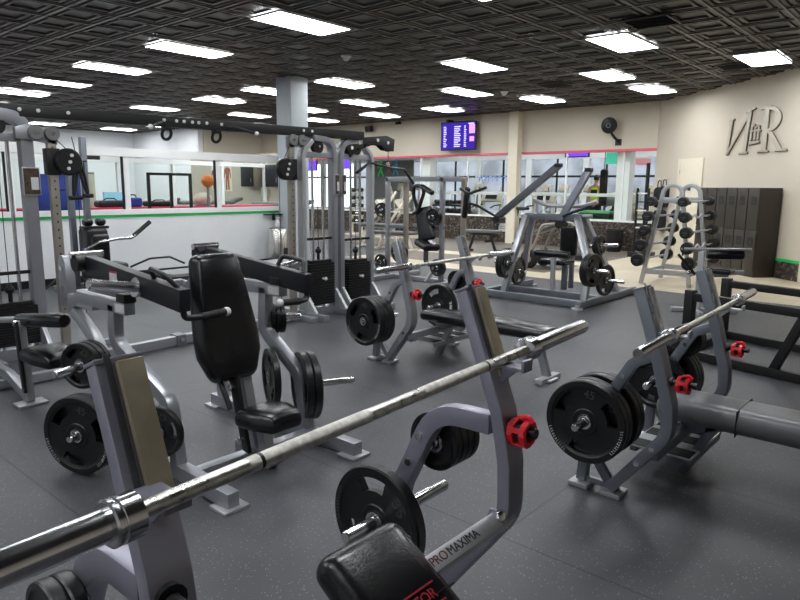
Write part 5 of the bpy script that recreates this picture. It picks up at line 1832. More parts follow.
# dark gear hung on hooks beside the door
for k, (s, z, w) in enumerate(((0.42, 1.50, 0.2), (0.66, 1.52, 0.2), (0.55, 0.95, 0.26))):
    q = rwall(s, 0.1, z)
    b = thing('hanging_bag', ['black gym bag hung highest and leftmost beside the pale door', 'black gym bag hung high and close to the pale door', 'large black gym bag hung lowest beside the pale door'][k], 'bag', q)
    part('bag', MB().pad((0, 0, -0.1), (w * 1.2, w, 0.5), 0.09), M['shorts'], b)
    part('strap', MB().tube([(-0.05, 0, 0.1), (-0.03, -0.0, 0.3), (0.03, 0.0, 0.3), (0.05, 0, 0.1)], 0.012, 8, 0.03), M['black'], b)
    part('hook', MB().tube([V((0, 0, 0.32)) - WN * 0.1, V((0, 0, 0.30)), V((0, 0, 0.34)) + WN * 0.03], 0.01, 8), M['chrome'], b)

# ================================================================== along the white half wall
p = on_z(291, 261, 0.0)
b = thing('steel_waste_bin', 'stainless steel bin with a white bottle on top by the pale column', 'bin', (-10.55, 8.35, 0))
part('body', MB().lathe((0, 0, 0), (0, 0, 1), [(0, 0.19), (0.04, 0.2), (0.72, 0.2), (0.75, 0.18)], 28), M['stainless'], b)
part('lid', MB().lathe((0, 0, 0.75), (0, 0, 1), [(0, 0.17), (0.02, 0.16), (0.03, 0.1)], 24), M['grey'], b)
part('wipe_slot', MB().box((0.196, 0.03, 0.3), (0.02, 0.1, 0.14)), M['black'], b, 0.004)
b2 = thing('spray_bottle', 'white spray bottle standing on the stainless steel bin', 'bottle', (-10.55, 8.35, 0.782))
part('bottle', MB().lathe((0, 0, 0), (0, 0, 1), [(0, 0.045), (0.01, 0.05), (0.1, 0.05), (0.14, 0.02), (0.17, 0.018)], 16), M['white'], b2)
part('trigger_head', MB().box((0.01, 0, 0.19), (0.08, 0.03, 0.035)), M['white'], b2, 0.004)
# small shelf bracket under the green edge
b = thing('wall_shelf', 'small black bracket shelf under the green edge near the column', 'shelf', (LX + 0.02, 8.5, 0.93))
part('bracket', MB().box((0.08, 0, 0.09), (0.16, 0.5, 0.02)).box((0.01, 0, 0.04), (0.02, 0.05, 0.14)), M['black'], b)

# the black seated abdominal machine by the half wall
AC = V((-10.0, 4.42, 0))
t = thing('seated_ab_machine', 'black seated machine with twin head pads and curved grips by the half wall', 'exercise machine', AC)
part('base', MB().bar((-0.3, -0.5, 0.05), (-0.3, 0.5, 0.05), 0.08, 0.08).bar((0.6, -0.5, 0.05), (0.6, 0.5, 0.05), 0.08, 0.08).bar((-0.3, 0, 0.06), (0.6, 0, 0.06), 0.08, 0.1), M['silver'], t, 0.006)
part('body', MB().pad((0, 0, 0.55), (0.36, 0.32, 0.8), 0.06), M['black'], t)
part('chest_pad', MB().pad((0.22, 0, 0.62), (0.1, 0.26, 0.5), 0.045), M['vinyl'], t)
for y in (-0.095, 0.095):
    part('rear_post', MB().bar((-0.28, y * 1.2 - 0.06, 0.05), (-0.28, y * 1.2 - 0.06, 2.2 + y), 0.09, 0.08, (0, 1, 0)), M['slate'], t, 0.005)
    part('head_pad', MB().pad((0.05, y, 1.04), (0.15, 0.14, 0.11), 0.05), M['vinyl'], t)
part('post_tie', MB().bar((-0.28, -0.22, 2.0), (-0.28, 0.3, 2.0), 0.06, 0.05).box((-0.2, -0.1, 1.85), (0.14, 0.2, 0.16)), M['black'], t, 0.006)
part('pad_yoke', MB().box((0.05, 0, 0.96), (0.16, 0.38, 0.04)), M['black'], t, 0.01)
part('handle_bar', MB().tube([(0.35, -0.55, 0.58), (0.35, -0.36, 0.62), (0.38, -0.1, 0.76), (0.38, 0.2, 0.8), (0.36, 0.42, 0.80), (0.34, 0.66, 0.98)], 0.022, 12, 0.1), M['chrome'], t)
part('grip', MB().cyl((0.345, 0.46, 0.83), (0.33, 0.74, 1.03), 0.033, 12), M['grip'], t)
part('grip', MB().cyl((0.35, -0.4, 0.61), (0.35, -0.66, 0.55), 0.033, 12), M['grip'], t)
part('side_handle', MB().tube([(0.3, 0.4, 0.35), (0.5, 0.62, 0.48), (0.5, 0.95, 0.48), (0.5, 1.2, 0.36)], 0.016, 10, 0.08), M['black'], t)
part('seat_pad', MB().pad((0.5, 0, 0.42), (0.4, 0.38, 0.1), 0.045), M['vinyl'], t)
part('blue_bottle_holder', MB().cyl((0.3, -0.27, 0.5), (0.3, -0.27, 0.68), 0.045, 12), M['blue'], t)
part('counterweight', MB().sphere((0.3, -0.5, 0.42), 0.09), M['black'], t)
part('lever', MB().tube([(0.3, -0.5, 0.42), (0.4, -0.9, 0.15)], 0.016, 8), M['black'], t)
# dark low platform strip in front of the half wall, a step bench with silver frame
t = thing('low_platform', 'long low silver edged platform with dark sides along the half wall', 'platform', (-9.6, 6.6, 0))
part('top', MB().box((0, 0, 0.20), (0.6, 2.6, 0.05)), M['silver2'], t, 0.006)
part('side_panel', MB().box((0, 0, 0.09), (0.56, 2.54, 0.17)), M['granite'], t)
# hanging strap handles on a cable near the left column
t = thing('strap_handles', 'black strap handles hanging from a cable on the left column', 'cable handle', (-6.42, 2.74, 1.47))
part('strap', MB().tube([(0, -0.02, 0.36), (0, -0.05, 0.18), (0, -0.06, 0.0), (0, -0.03, 0.1), (0, 0, 0.30)], 0.014, 8, 0.03).tube([(0, 0.02, 0.36), (0, 0.06, 0.18), (0, 0.08, 0.02), (0, 0.04, 0.12), (0, 0, 0.30)], 0.014, 8, 0.03), M['black'], t)
part('grip', MB().cyl((0, -0.1, 0.0), (0, 0.02, 0.0), 0.02, 10).cyl((0, 0.03, 0.02), (0, 0.12, 0.02), 0.02, 10), M['grip'], t)
part('clip', MB().cyl((0, -0.08, 0.34), (0, 0.08, 0.34), 0.008, 8), M['chrome'], t)
part('cable', MB().cyl((0, 0, 0.34), (0, -0.04, 0.56), 0.004, 6), M['black'], t)
# ================================================================== the hall behind the glazed opening
def treadmill(x, y, label, rz=0.0, m='ivory'):
    t = thing('treadmill', label, 'treadmill', (x, y, 0), 'treadmills in the far hall', rz)
    part('deck', MB().box((0, 0, 0.14), (0.8, 1.7, 0.14)), M['black'], t, 0.02)
    part('belt', MB().box((0, -0.05, 0.214), (0.52, 1.5, 0.008)), M['rubber'], t)
    for s in (-1, 1):
        part('upright', MB().sweep([(s * 0.38, 0.6, 0.15), (s * 0.36, 0.75, 1.2)], 0.09, 0.08, (1, 0, 0)), M[m], t, 0.01)
        part('handrail', MB().tube([(s * 0.38, 0.72, 1.02), (s * 0.38, 0.3, 1.0), (s * 0.38, 0.05, 0.92)], 0.025, 10), M['grip'], t)
    c = part('console', MB().box((0, 0.76, 1.28), (0.82, 0.16, 0.36), Matrix.Rotation(-0.35, 3, 'X')), M[m], t, 0.03)
    part('display', MB().box((0, 0.67, 1.31), (0.46, 0.02, 0.2), Matrix.Rotation(-0.35, 3, 'X')), M['darkarm'], c)
    return t


def elliptical(x, y, label, rz=0.0, m='ivory'):
    t = thing('elliptical_trainer', label, 'elliptical trainer', (x, y, 0), 'elliptical trainers in the far hall', rz)
    part('base', MB().box((0, 0, 0.08), (0.5, 1.6, 0.12)), M['black'], t, 0.02)
    part('shroud', MB().pad((0, 0.5, 0.45), (0.26, 0.7, 0.72), 0.12), M[m], t)
    part('mast', MB().bar((0, 0.45, 0.7), (0, 0.6, 1.52), 0.10, 0.10, (1, 0, 0)), M[m], t, 0.01)
    part('console', MB().box((0, 0.56, 1.6), (0.36, 0.1, 0.26), Matrix.Rotation(-0.35, 3, 'X')), M['beige'], t, 0.03)
    for s in (-1, 1):
        part('moving_arm', MB().tube([(s * 0.25, 0.45, 0.55), (s * 0.27, 0.4, 1.2), (s * 0.27, 0.22, 1.62)], 0.024, 10, 0.2), M[m], t)
        part('pedal', MB().box((s * 0.16, -0.15 * s, 0.38), (0.16, 0.4, 0.05)), M['black'], t, 0.01)
    return t


for k, (u, lab) in enumerate(((545, 'ivory treadmill in the far hall just right of the ivory pillar'),
                              (566, 'ivory treadmill in the far hall behind the tall lever machine'),
                              (487, 'ivory treadmill in the far hall just left of the ivory pillar'))):
    p = on_y(u, 195, 19.3)
    treadmill(p.x + (-0.2 if k == 0 else 0.2 if k == 1 else 0), 22.55 if k == 1 else 18.9, lab, 0.0)
for k, (u, y, lab) in enumerate(((392, 18.2, 'ivory elliptical trainer seen beyond the right cable tower'),
                                 (411, 20.6, 'ivory elliptical trainer seen left of the rear white column'),
                                 (645, 20.3, 'ivory elliptical trainer seen right of the white column near the corner'))):
    p = on_y(u, 195, y)
    elliptical(p.x, y, lab, 0.0)
for k, (u, lab) in enumerate(((470, 'grey elliptical trainer behind the pale blue script lettering'), (503, 'ivory elliptical trainer half hidden by the left edge of the ivory pillar'),
                            (538, 'grey elliptical trainer between the pillar and the slanted arm of the lever machine'), (556, 'ivory elliptical trainer seen just under the slanted lever arm'),
                            (581, 'grey elliptical trainer seen beside the person in neon yellow'))):
    p = on_y(u, 195, 20.75)
    elliptical(p.x, 20.75, lab, 0.0, 'ivory' if k % 2 else 'grey')
# white rail along the raised cardio deck
p0, p1 = on_y(425, 196, 18.0), on_y(622, 196, 18.0)
t = thing('guard_rail', 'long white guard rail crossing the far hall', 'guard rail', ((p0.x + p1.x) / 2, 17.9, 0))
hx = (p1.x - p0.x) / 2
part('top_rail', MB().bar((-hx, 0, 1.42), (hx, 0, 1.42), 0.09, 0.06), M['trimwhite'], t, 0.006)
part('lower_rail', MB().bar((-hx, 0, 0.62), (hx, 0, 0.62), 0.05, 0.05), M['trimwhite'], t, 0.006)
for i in range(7):
    x = -hx + 2 * hx * i / 6
    part('post', MB().bar((x, 0, 0), (x, 0, 1.4), 0.06, 0.06, (1, 0, 0)), M['trimwhite'], t, 0.006)
# two-tier dumbbell rack beyond the low wall, with its dumbbells
p = on_y(446, 205, 17.5)
rk = thing('dumbbell_rack', 'two-tier dark dumbbell rack beyond the speckled low wall', 'dumbbell rack', (p.x, 17.4, 0))
for z in (0.78, 1.05):
    part('shelf', MB().box((0, 0, z), (2.0, 0.42, 0.04), Matrix.Rotation(0.2, 3, 'X')), M['black'], rk, 0.004)
for s in (-1, 1):
    part('side_frame', MB().bar((s * 0.95, 0.1, 0), (s * 0.95, 0.1, 1.1), 0.08, 0.06, (1, 0, 0)).bar((s * 0.95, -0.25, 0.04), (s * 0.95, 0.3, 0.04), 0.06, 0.06), M['black'], rk, 0.004)


def dumbbell(p, label, r=0.06, group=None, rz=0.0):
    d = thing('dumbbell', label, 'dumbbell', p, group, rz)
    part('handle', MB().cyl((0, -0.08, 0), (0, 0.08, 0), 0.016, 8), M['chrome'], d)
    for s in (-1, 1):
        part('head', MB().lathe((0, s * 0.06, 0), (0, s, 0), [(0, r * 0.8), (0.01, r), (0.09, r), (0.1, r * 0.8)], 10), M['rubber'], d)
    return d


d0 = None
for z, tier in ((0.80, 'lower'), (1.07, 'upper')):
    for i in range(12):
        q = (p.x - 0.88 + i * 0.16, 17.4, z + 0.066)
        lab = 'black dumbbell on the %s tier of the dark rack beyond the low wall' % tier
        if d0 is None:
            d0 = dumbbell(q, lab, 0.062, 'dumbbells on the %s tier' % tier)
        else:
            again(d0, q, lab, group='dumbbells on the %s tier' % tier)
# white three-tier dumbbell tree seen between the towers
p = on_y(357, 215, 15.6)
rk = thing('dumbbell_tree', 'ivory dumbbell tree with black dumbbells seen through the right cable tower', 'dumbbell rack', (p.x, 15.6, 0))
part('post', MB().bar((-0.22, 0, 0), (-0.22, 0, 1.5), 0.06, 0.06, (1, 0, 0)).bar((0.22, 0, 0), (0.22, 0, 1.5), 0.06, 0.06, (1, 0, 0)), M['ivory'], rk, 0.004)
part('foot', MB().box((0, 0, 0.03), (0.6, 0.6, 0.06)), M['ivory'], rk, 0.006)
for i in range(5):
    part('cradle', MB().box((0, 0, 0.4 + i * 0.25), (0.5, 0.12, 0.03)), M['ivory'], rk, 0.004)
nm = ['lowest', 'second lowest', 'middle', 'second highest', 'highest']
for i in range(5):
    again(d0, (p.x, 15.6, 0.4 + i * 0.25 + 0.085), 'black dumbbell on the %s cradle of the ivory dumbbell tree' % nm[i], (0, 0, PI / 2), group='dumbbells on the ivory tree', scale=(1.3, 1.6, 1.15))
# ivory plate trees and benches crowding the floor before the low wall at left
for k, (u, y, lab) in enumerate(((383, 15.2, 'ivory angled machine frame left of the knee raise frame'),
                                 (402, 15.9, 'ivory angled machine frame behind the knee raise frame posts'))):
    p = on_y(u, 220, y)
    b = thing('leg_press_frame', lab, 'machine', (p.x, y, 0), None, 0.4)
    for s in (-1, 1):
        part('rail', MB().bar((-0.6, s * 0.25, 0.1), (0.35, s * 0.25, 1.45), 0.08, 0.06), M['ivory'], b, 0.005)
        part('foot', MB().bar((-0.7, s * 0.25, 0.05), (0.6, s * 0.25, 0.05), 0.08, 0.07), M['ivory'], b, 0.005)
    part('sled', MB().box((0.0, 0, 0.98), (0.1, 0.6, 0.5), Matrix.Rotation(-0.6, 3, 'Y')), M['ivory'], b, 0.01)
    part('pad', MB().pad((-0.5, 0, 0.5), (0.6, 0.4, 0.1), 0.04, rot_to((1, 0, 0.5), (0, 0, 1))), M['greyvinyl'], b)
    part('plate_peg', MB().cyl((0.1, -0.55, 0.9), (0.1, 0.55, 0.9), 0.025, 10), M['chrome'], b)
p = on_y(383, 214, 15.2)
c_, s_ = math.cos(0.4), math.sin(0.4)
q = V((p.x, 15.2, 0)) + V((0.1 * c_ + 0.4 * s_, 0.1 * s_ - 0.4 * c_, 0.9))
plate('45d', q, 'black plate on the ivory angled machine left of the knee raise frame', 0.3, (math.sin(0.4), -math.cos(0.4), 0))
p = on_z(395, 250, 0.0)
small_bench((p.x, p.y, 0), 0.1, 'ivory framed padded bench at the far end of the light strips', 1.3, 0.45, 'ivory', 'greyvinyl')
p = on_z(372, 248, 0.0)
small_bench((p.x, p.y + 0.3, 0), 0.3, 'ivory framed bench seen just right of the right cable tower post', 1.3, 0.6, 'ivory', 'greyvinyl')

# green foam rollers and grey mat roll beyond the low wall at right
p = on_y(601, 216, 17.35)
t = thing('foam_block', 'green foam block behind the speckled low wall', 'foam block', (p.x - 0.1, 17.35, 0))
part('block', MB().box((0, 0, 0.5), (0.86, 0.5, 1.0)), M['greenmat'], t, 0.03)
part('dark_strap', MB().box((0, -0.02, 0.87), (0.88, 0.51, 0.14)), M['shorts'], t, 0.02)
p = on_y(611, 201, 18.4)
t = thing('grey_punch_pad', 'grey rolled pad on a stand beyond the low wall', 'pad', (p.x, 18.6, 0))
part('roll', MB().cyl((-0.3, 0, 1.25), (0.3, 0, 1.25), 0.15, 18), M['grey'], t)
part('stand', MB().bar((0, 0, 0), (0, 0, 1.12), 0.08, 0.08, (1, 0, 0)).box((0, 0, 0.03), (0.5, 0.5, 0.06)), M['blacksteel'], t)
for k, (u, h, y) in enumerate(((630, 1.45, 17.75), (641, 1.1, 17.75))):
    p = on_y(u, 200, y)
    t = thing('standing_mat_roll', ['tall beige rolled mat standing in front of the white column', 'shorter beige rolled mat standing right of the white column'][k], 'mat roll', (p.x, y, 0))
    part('roll', MB().lathe((0, 0, 0), (0, 0, 1), [(0, 0.16), (h - 0.03, 0.14), (h, 0.12)], 18), M['beige'], t)
    part('strap', MB().ring((0, 0, h * 0.8), (0, 0, 1), [(0, 0.14), (0, 0.15), (0.05, 0.15), (0.05, 0.14)], 18), M['tan'], t)

# hanging bag, banners and screens in the far hall
p = on_y(604, 178, 18.4)
t = thing('black_punch_bag', 'slim black punch bag hanging left of the white column', 'punch bag', (p.x, 18.4, 1.1))
part('bag', MB().lathe((0, 0, 0), (0, 0, 1), [(0, 0.08), (0.05, 0.11), (1.0, 0.11), (1.05, 0.07)], 16), M['shorts'], t)
part('chain', MB().cyl((0, 0, 1.05), (0, 0, 2.6), 0.012, 6), M['blacksteel'], t)
for u0, u1, v0, v1, mk, lab in ((606, 618, 152, 164, 'teal', 'teal banner on the far shop window left of the white column'),
                                (631, 650, 158, 165, 'rose', 'rose pink banner across the far shop window right of the white column')):
    a, b = on_y(u0, v0, 23.8), on_y(u1, v1, 23.8)
    t = thing('window_banner', lab, 'banner', ((a.x + b.x) / 2, 23.85, b.z))
    part('sheet', MB().box((0, 0, (a.z - b.z) / 2), (b.x - a.x, 0.01, a.z - b.z)), M[mk], t)
    part('batten', MB().box((0, 0, a.z - b.z), (b.x - a.x + 0.05, 0.03, 0.04)), M['white'], t)
for u0, u1, v0, v1, y, lab in ((566, 588, 150.5, 156, 19.0, 'lit purple screen just under the pink trim right of the pillar'),
                               (308, 316, 157, 170, 18.6, 'lit purple screen seen through the left cable tower'),
                               (340, 350, 158, 168, 18.9, 'lit purple screen seen through the right cable tower')):
    a, b = on_y(u0, v0, y), on_y(u1, v1, y)
    t = thing('hall_screen', lab, 'screen', ((a.x + b.x) / 2, y, (a.z + b.z) / 2))
    part('housing', MB().box((0, 0.03, 0), (b.x - a.x + 0.06, 0.06, a.z - b.z + 0.06)), M['black'], t)
    part('display', MB().box((0, -0.004, 0), (b.x - a.x, 0.006, a.z - b.z)), emit('hall_screen_glow', rgb(96, 60, 220), 1.3), t)
    part('ceiling_pole', MB().cyl((0, 0.04, (a.z - b.z) / 2), (0, 0.04, CZ - (a.z + b.z) / 2), 0.02, 8), M['black'], t)
# coloured figure decals on a dark partition in the far hall
a, b = on_y(370, 161, 19.1), on_y(413, 200, 19.1)
struct('wall_far_dark', MB().span((a.x, 19.1, 0), (b.x, 19.15, a.z)), M['grey'])


def runner(cx, cz, h, m, lab):
    t = thing('figure_sign', lab, 'wall decal', (cx, 19.09, cz))
    mb = MB()
    pr = [(-0.1, 0.5), (0.12, 0.5), (0.18, 0.2), (0.05, 0.0), (0.3, -0.5), (0.18, -0.5), (-0.05, -0.1), (-0.28, -0.5), (-0.4, -0.48), (-0.15, 0.05), (-0.12, 0.3), (-0.35, 0.12), (-0.4, 0.22)]
    part('body', MB().prism([(x * h, z * h) for x, z in pr], (0, 0, 0), (1, 0, 0), (0, 0, 1), (0, -0.012, 0)), m, t, smooth=False)
    part('head', MB().cyl((0.05 * h, 0, 0.66 * h), (0.05 * h, -0.012, 0.66 * h), 0.13 * h, 14), m, t)
    return t


for (u, v, h, c, lab) in ((381, 170, 0.5, rgb(60, 245, 120), 'bright green running figure decal on the far dark partition'),
                          (389, 169, 0.28, rgb(250, 110, 160), 'small pink figure decal between the green and blue ones'),
                          (396, 169, 0.46, rgb(70, 180, 250), 'blue figure decal on the far dark partition')):
    p = on_y(u, v, 19.08)
    runner(p.x, p.z, h, mat('decal_paint', c, 0.5), lab)
# pale blue script lettering on the glass left of the pillar
p = on_y(497, 179, BY + 0.03)
t = thing('glass_lettering', 'pale blue reversed script lettering on the glass left of the pillar', 'lettering', (p.x, BY + 0.06, p.z))
xx = -0.72
random.seed(11)
mb = MB()
pts = []
for i in range(61):
    u_ = i / 60
    pts.append(V((-0.72 + 1.15 * u_ + 0.05 * math.sin(u_ * 46), 0, 0.075 * math.cos(u_ * 46) + (0.07 if i % 17 == 3 else 0))))
part('script', MB().tube(pts, 0.014, 6), mat('lettering_blue', rgb(150, 178, 236), 0.5), t)
part('script_loop', MB().tube([(0.46, 0, -0.06), (0.5, 0, 0.18), (0.72, 0, 0.2), (0.78, 0, 0.05), (0.66, 0, -0.1), (0.48, 0, -0.06)], 0.02, 8, 0.06), mat('lettering_blue2', rgb(150, 178, 236), 0.5), t)

# ------------------------------------------------------------------ person in the far hall
pp = on_y(597, 190, 19.0)
treadmill(pp.x, 19.0, 'ivory treadmill in the far hall carrying the person', 0.0)
per = thing('person', 'person in black shorts and a neon yellow vest on a treadmill, facing away', 'person', (pp.x, 18.9, 0.22))


def skinned(name, joints, edges, m, root, parent, sub=2):
    me = bpy.data.meshes.new(name)
    me.from_pydata([j[0] for j in joints], edges, [])
    me.materials.append(m)
    o = bpy.data.objects.new(name, me)
    COL.objects.link(o)
    o.parent = parent
    sk = o.modifiers.new('skin', 'SKIN')
    for i, j in enumerate(joints):
        me.skin_vertices[0].data[i].radius = j[1]
        me.skin_vertices[0].data[i].use_root = (i == root)
    sb = o.modifiers.new('sub', 'SUBSURF')
    sb.levels = sb.render_levels = sub
    for p_ in me.polygons:
        p_.use_smooth = True
    sk.use_smooth_shade = True
    return o


J_ = [((0, 0, 0.95), (0.15, 0.11)), ((0, 0.01, 1.15), (0.13, 0.10)), ((0, 0.02, 1.36), (0.16, 0.11)), ((0, 0.02, 1.48), (0.075, 0.075)), ((0, 0.03, 1.54), (0.055, 0.06)),
      ((0, 0.05, 1.62), (0.075, 0.09)), ((0, 0.05, 1.73), (0.07, 0.085)),
      ((0.18, 0.02, 1.40), (0.06, 0.06)), ((0.24, -0.08, 1.16), (0.045, 0.045)), ((0.2, 0.14, 1.08), (0.036, 0.036)), ((0.17, 0.24, 1.1), (0.03, 0.04)),
      ((-0.18, 0.02, 1.40), (0.06, 0.06)), ((-0.24, 0.0, 1.15), (0.045, 0.045)), ((-0.2, 0.2, 1.14), (0.036, 0.036)), ((-0.17, 0.29, 1.18), (0.03, 0.04)),
      ((0.1, 0.0, 0.86), (0.095, 0.10)), ((0.1, 0.14, 0.48), (0.06, 0.065)), ((0.1, 0.02, 0.1), (0.042, 0.045)), ((0.1, 0.16, 0.04), (0.04, 0.035)),
      ((-0.1, 0.0, 0.86), (0.095, 0.10)), ((-0.1, -0.08, 0.5), (0.06, 0.065)), ((-0.1, -0.3, 0.16), (0.042, 0.045)), ((-0.1, -0.2, 0.06), (0.04, 0.035))]
E_ = [(0, 1), (1, 2), (2, 3), (3, 4), (4, 5), (5, 6), (2, 7), (7, 8), (8, 9), (9, 10), (2, 11), (11, 12), (12, 13), (13, 14),
      (0, 15), (15, 16), (16, 17), (17, 18), (0, 19), (19, 20), (20, 21), (21, 22)]
body = skinned('body', J_, E_, M['skin'], 0, per)
vest = skinned('vest', [((0, 0, 1.0), (0.165, 0.125)), ((0, 0.01, 1.15), (0.15, 0.12)), ((0, 0.02, 1.34), (0.185, 0.125)), ((0, 0.02, 1.44), (0.12, 0.10))], [(0, 1), (1, 2), (2, 3)], M['neon'], 0, per)
part('back_panel', MB().pad((0, -0.105, 1.25), (0.2, 0.06, 0.2), 0.028), M['shorts'], vest)
skinned('shorts', [((0, 0, 0.97), (0.165, 0.125)), ((0.1, 0.0, 0.84), (0.11, 0.115)), ((0.1, 0.09, 0.62), (0.09, 0.09)), ((-0.1, 0.0, 0.84), (0.11, 0.115)), ((-0.1, -0.05, 0.62), (0.09, 0.09))],
        [(0, 1), (1, 2), (0, 3), (3, 4)], M['shorts'], 0, per)
part('hair', MB().sphere((0, 0.035, 1.70), 0.105, 16, 10, (0.86, 1.0, 0.95)), M['hair'], per)
for s in (-1, 1):
    part('ear', MB().sphere((s * 0.085, 0.06, 1.64), 0.026, 8, 6, (0.5, 0.8, 1.2)), M['skin'], per)
    part('eye', MB().sphere((s * 0.032, 0.138, 1.655), 0.012, 8, 6), M['white'], per)
    part('shoe', MB().pad((s * 0.1, 0.12 if s > 0 else -0.21, 0.035 if s > 0 else 0.07), (0.1, 0.27, 0.07), 0.03), M['white'], per)
part('nose', MB().sphere((0, 0.15, 1.63), 0.018, 8, 6, (0.8, 1.1, 1.3)), M['skin'], per)
part('mouth', MB().sphere((0, 0.137, 1.595), 0.02, 8, 6, (1.2, 0.4, 0.4)), M['rose'], per)

# ================================================================== the treatment room behind the half-wall glazing
a, b = on_x(38, 188, -11.9), on_x(76, 188, -11.9)
t = thing('blue_folding_mat', 'tall blue folding mat leaning behind the glazing at left', 'gym mat', (-12.0, (a.y + b.y) / 2, 0))
for k in range(2):
    part('panel', MB().box((k * 0.13, 0, 0.88), (0.11, b.y - a.y + 0.1, 1.76)), M['blue'], t, 0.02)
    part('handle', MB().tube([(k * 0.13 + 0.06, -0.1, 1.5), (k * 0.13 + 0.09, -0.05, 1.5), (k * 0.13 + 0.09, 0.05, 1.5), (k * 0.13 + 0.06, 0.1, 1.5)], 0.012, 8), M['black'], t)
# long counter with a crimson edge
t = thing('treatment_counter', 'long white counter with a crimson edge behind the glazing', 'counter', (-12.55, 6.4, 0))
part('cabinet', MB().box((0, 0, 0.52), (0.55, 6.4, 1.04)), M['white'], t, 0.01)
part('crimson_edge', MB().box((0, 0, 1.14), (0.66, 6.5, 0.05)), M['redline'], t, 0.006)
part('worktop', MB().box((0, 0, 1.09), (0.62, 6.46, 0.06)), M['white'], t, 0.006)
CT = 1.165
for k, (y, w, hh, m, lab) in enumerate(((5.0, 0.35, 0.16, 'shorts', 'black folded bag on the crimson edged counter, nearest the blue mat'),
                                        (5.9, 0.5, 0.13, 'darkarm', 'dark flat case on the crimson edged counter behind the first mullion'),
                                        (6.35, 0.3, 0.18, 'blue', 'small navy bag on the crimson edged counter'),
                                        (6.9, 0.55, 0.1, 'shorts', 'long black roll on the crimson edged counter'))):
    b = thing('counter_bag', lab, 'bag', (-12.55, y, CT))
    part('bag', MB().pad((0, 0, hh / 2), (0.3, w, hh), 0.05), M[m], b)
    part('strap', MB().tube([(0.02, -w * 0.3, hh * 0.9), (0.04, -w * 0.15, hh * 1.3), (0.04, w * 0.15, hh * 1.3), (0.02, w * 0.3, hh * 0.9)], 0.012, 8, 0.03), M['black'], b)
# black tube frame and orange ball on a pole
a = on_x(168, 180, -11.7)
b = thing('black_squat_frame', 'black tubular frame standing behind the middle pane of the glazing', 'frame', (-11.8, 6.75, 0))
for y in (-0.44, 0.02, 0.44):
    part('post', MB().bar((0, y, 0), (0, y, 1.82), 0.05, 0.05, (0, 1, 0)), M['blacksteel'], b, 0.004)
    part('foot', MB().bar((-0.3, y, 0.03), (0.3, y, 0.03), 0.05, 0.05), M['blacksteel'], b, 0.004)
part('top_bar', MB().bar((0, -0.46, 1.8), (0, 0.46, 1.8), 0.05, 0.05), M['blacksteel'], b, 0.004)
p = on_x(205, 181, -12.2)
b = thing('ball_stand', 'slim grey stand holding up the orange ball behind the glazing', 'stand', (-12.1, p.y, 0))
part('pole', MB().cyl((0, 0, 0), (0, 0, p.z - 0.13), 0.03, 10), M['grey'], b)
part('base', MB().cyl((0, 0, 0), (0, 0, 0.03), 0.15, 18), M['grey'], b)
b = thing('orange_ball', 'orange exercise ball perched on the slim stand', 'ball', (-12.1, p.y, p.z))
part('ball', MB().sphere((0, 0, 0), 0.13, 20, 12), M['orange'], b)
part('seam', MB().ring((0, 0, 0), (0.3, 0, 1), [(-0.004, 0.129), (-0.004, 0.132), (0.004, 0.132), (0.004, 0.129)], 28), M['darkarm'], b)
b = thing('grey_exercise_cushion', 'grey rounded balance cushion on the counter below the orange ball', 'cushion', (-12.55, p.y + 0.15, CT))
part('cushion', MB().sphere((0, 0, 0.14), 0.2, 18, 10, (1, 1, 0.7)), M['beige'], b)
part('base_ring', MB().lathe((0, 0, 0), (0, 0, 1), [(0, 0.16), (0.02, 0.17), (0.04, 0.16)], 18), M['grey'], b)


# anatomy charts on a pale wall, treatment tables
struct('wall_chart', MB().span((-19.2, 11.75, 0), (-14.35, 11.82, 2.5)), M['wall'])


def chart(p, w, h, lab, nx, parent=None):
    t = thing('anatomy_picture', lab, 'wall chart', p)
    n = V(nx).normalized()
    s = V((0, 0, 1)).cross(n)
    R = Matrix((s, n, V((0, 0, 1)))).transposed()
    part('sheet', MB().box((0, 0, 0), (w, 0.006, h), R), M['posterpaper'], t)
    f = MB()
    pr = [(-0.06, 0.28), (0.06, 0.28), (0.17, 0.22), (0.2, -0.08), (0.16, -0.08), (0.12, 0.14), (0.09, -0.02), (0.11, -0.46), (0.03, -0.46), (0.0, -0.08),
          (-0.03, -0.46), (-0.11, -0.46), (-0.09, -0.02), (-0.12, 0.14), (-0.16, -0.08), (-0.2, -0.08), (-0.17, 0.22)]
    part('muscle_figure', MB().prism([(x * h, z * h) for x, z in pr], n * 0.004, s, (0, 0, 1), n * 0.002).cyl(n * 0.004 + V((0, 0, 0.36 * h)), n * 0.006 + V((0, 0, 0.36 * h)), 0.06 * h, 12), M['posterbody'], t, smooth=False)


p = on_y(232, 176, 11.74)
for (u, v, w, h, lab) in ((227, 176, 0.42, 0.9, 'anatomy chart with a red muscle figure left of the last mullion'),
                          (214, 177, 0.3, 0.8, 'narrow anatomy chart half hidden behind a mullion'),
                          (264, 178, 0.34, 1.0, 'anatomy chart with a red muscle figure near the pale column')):
    p = on_y(u, v, 11.72)
    chart((p.x, 11.74, p.z), w, h, lab, (0, -1, 0))


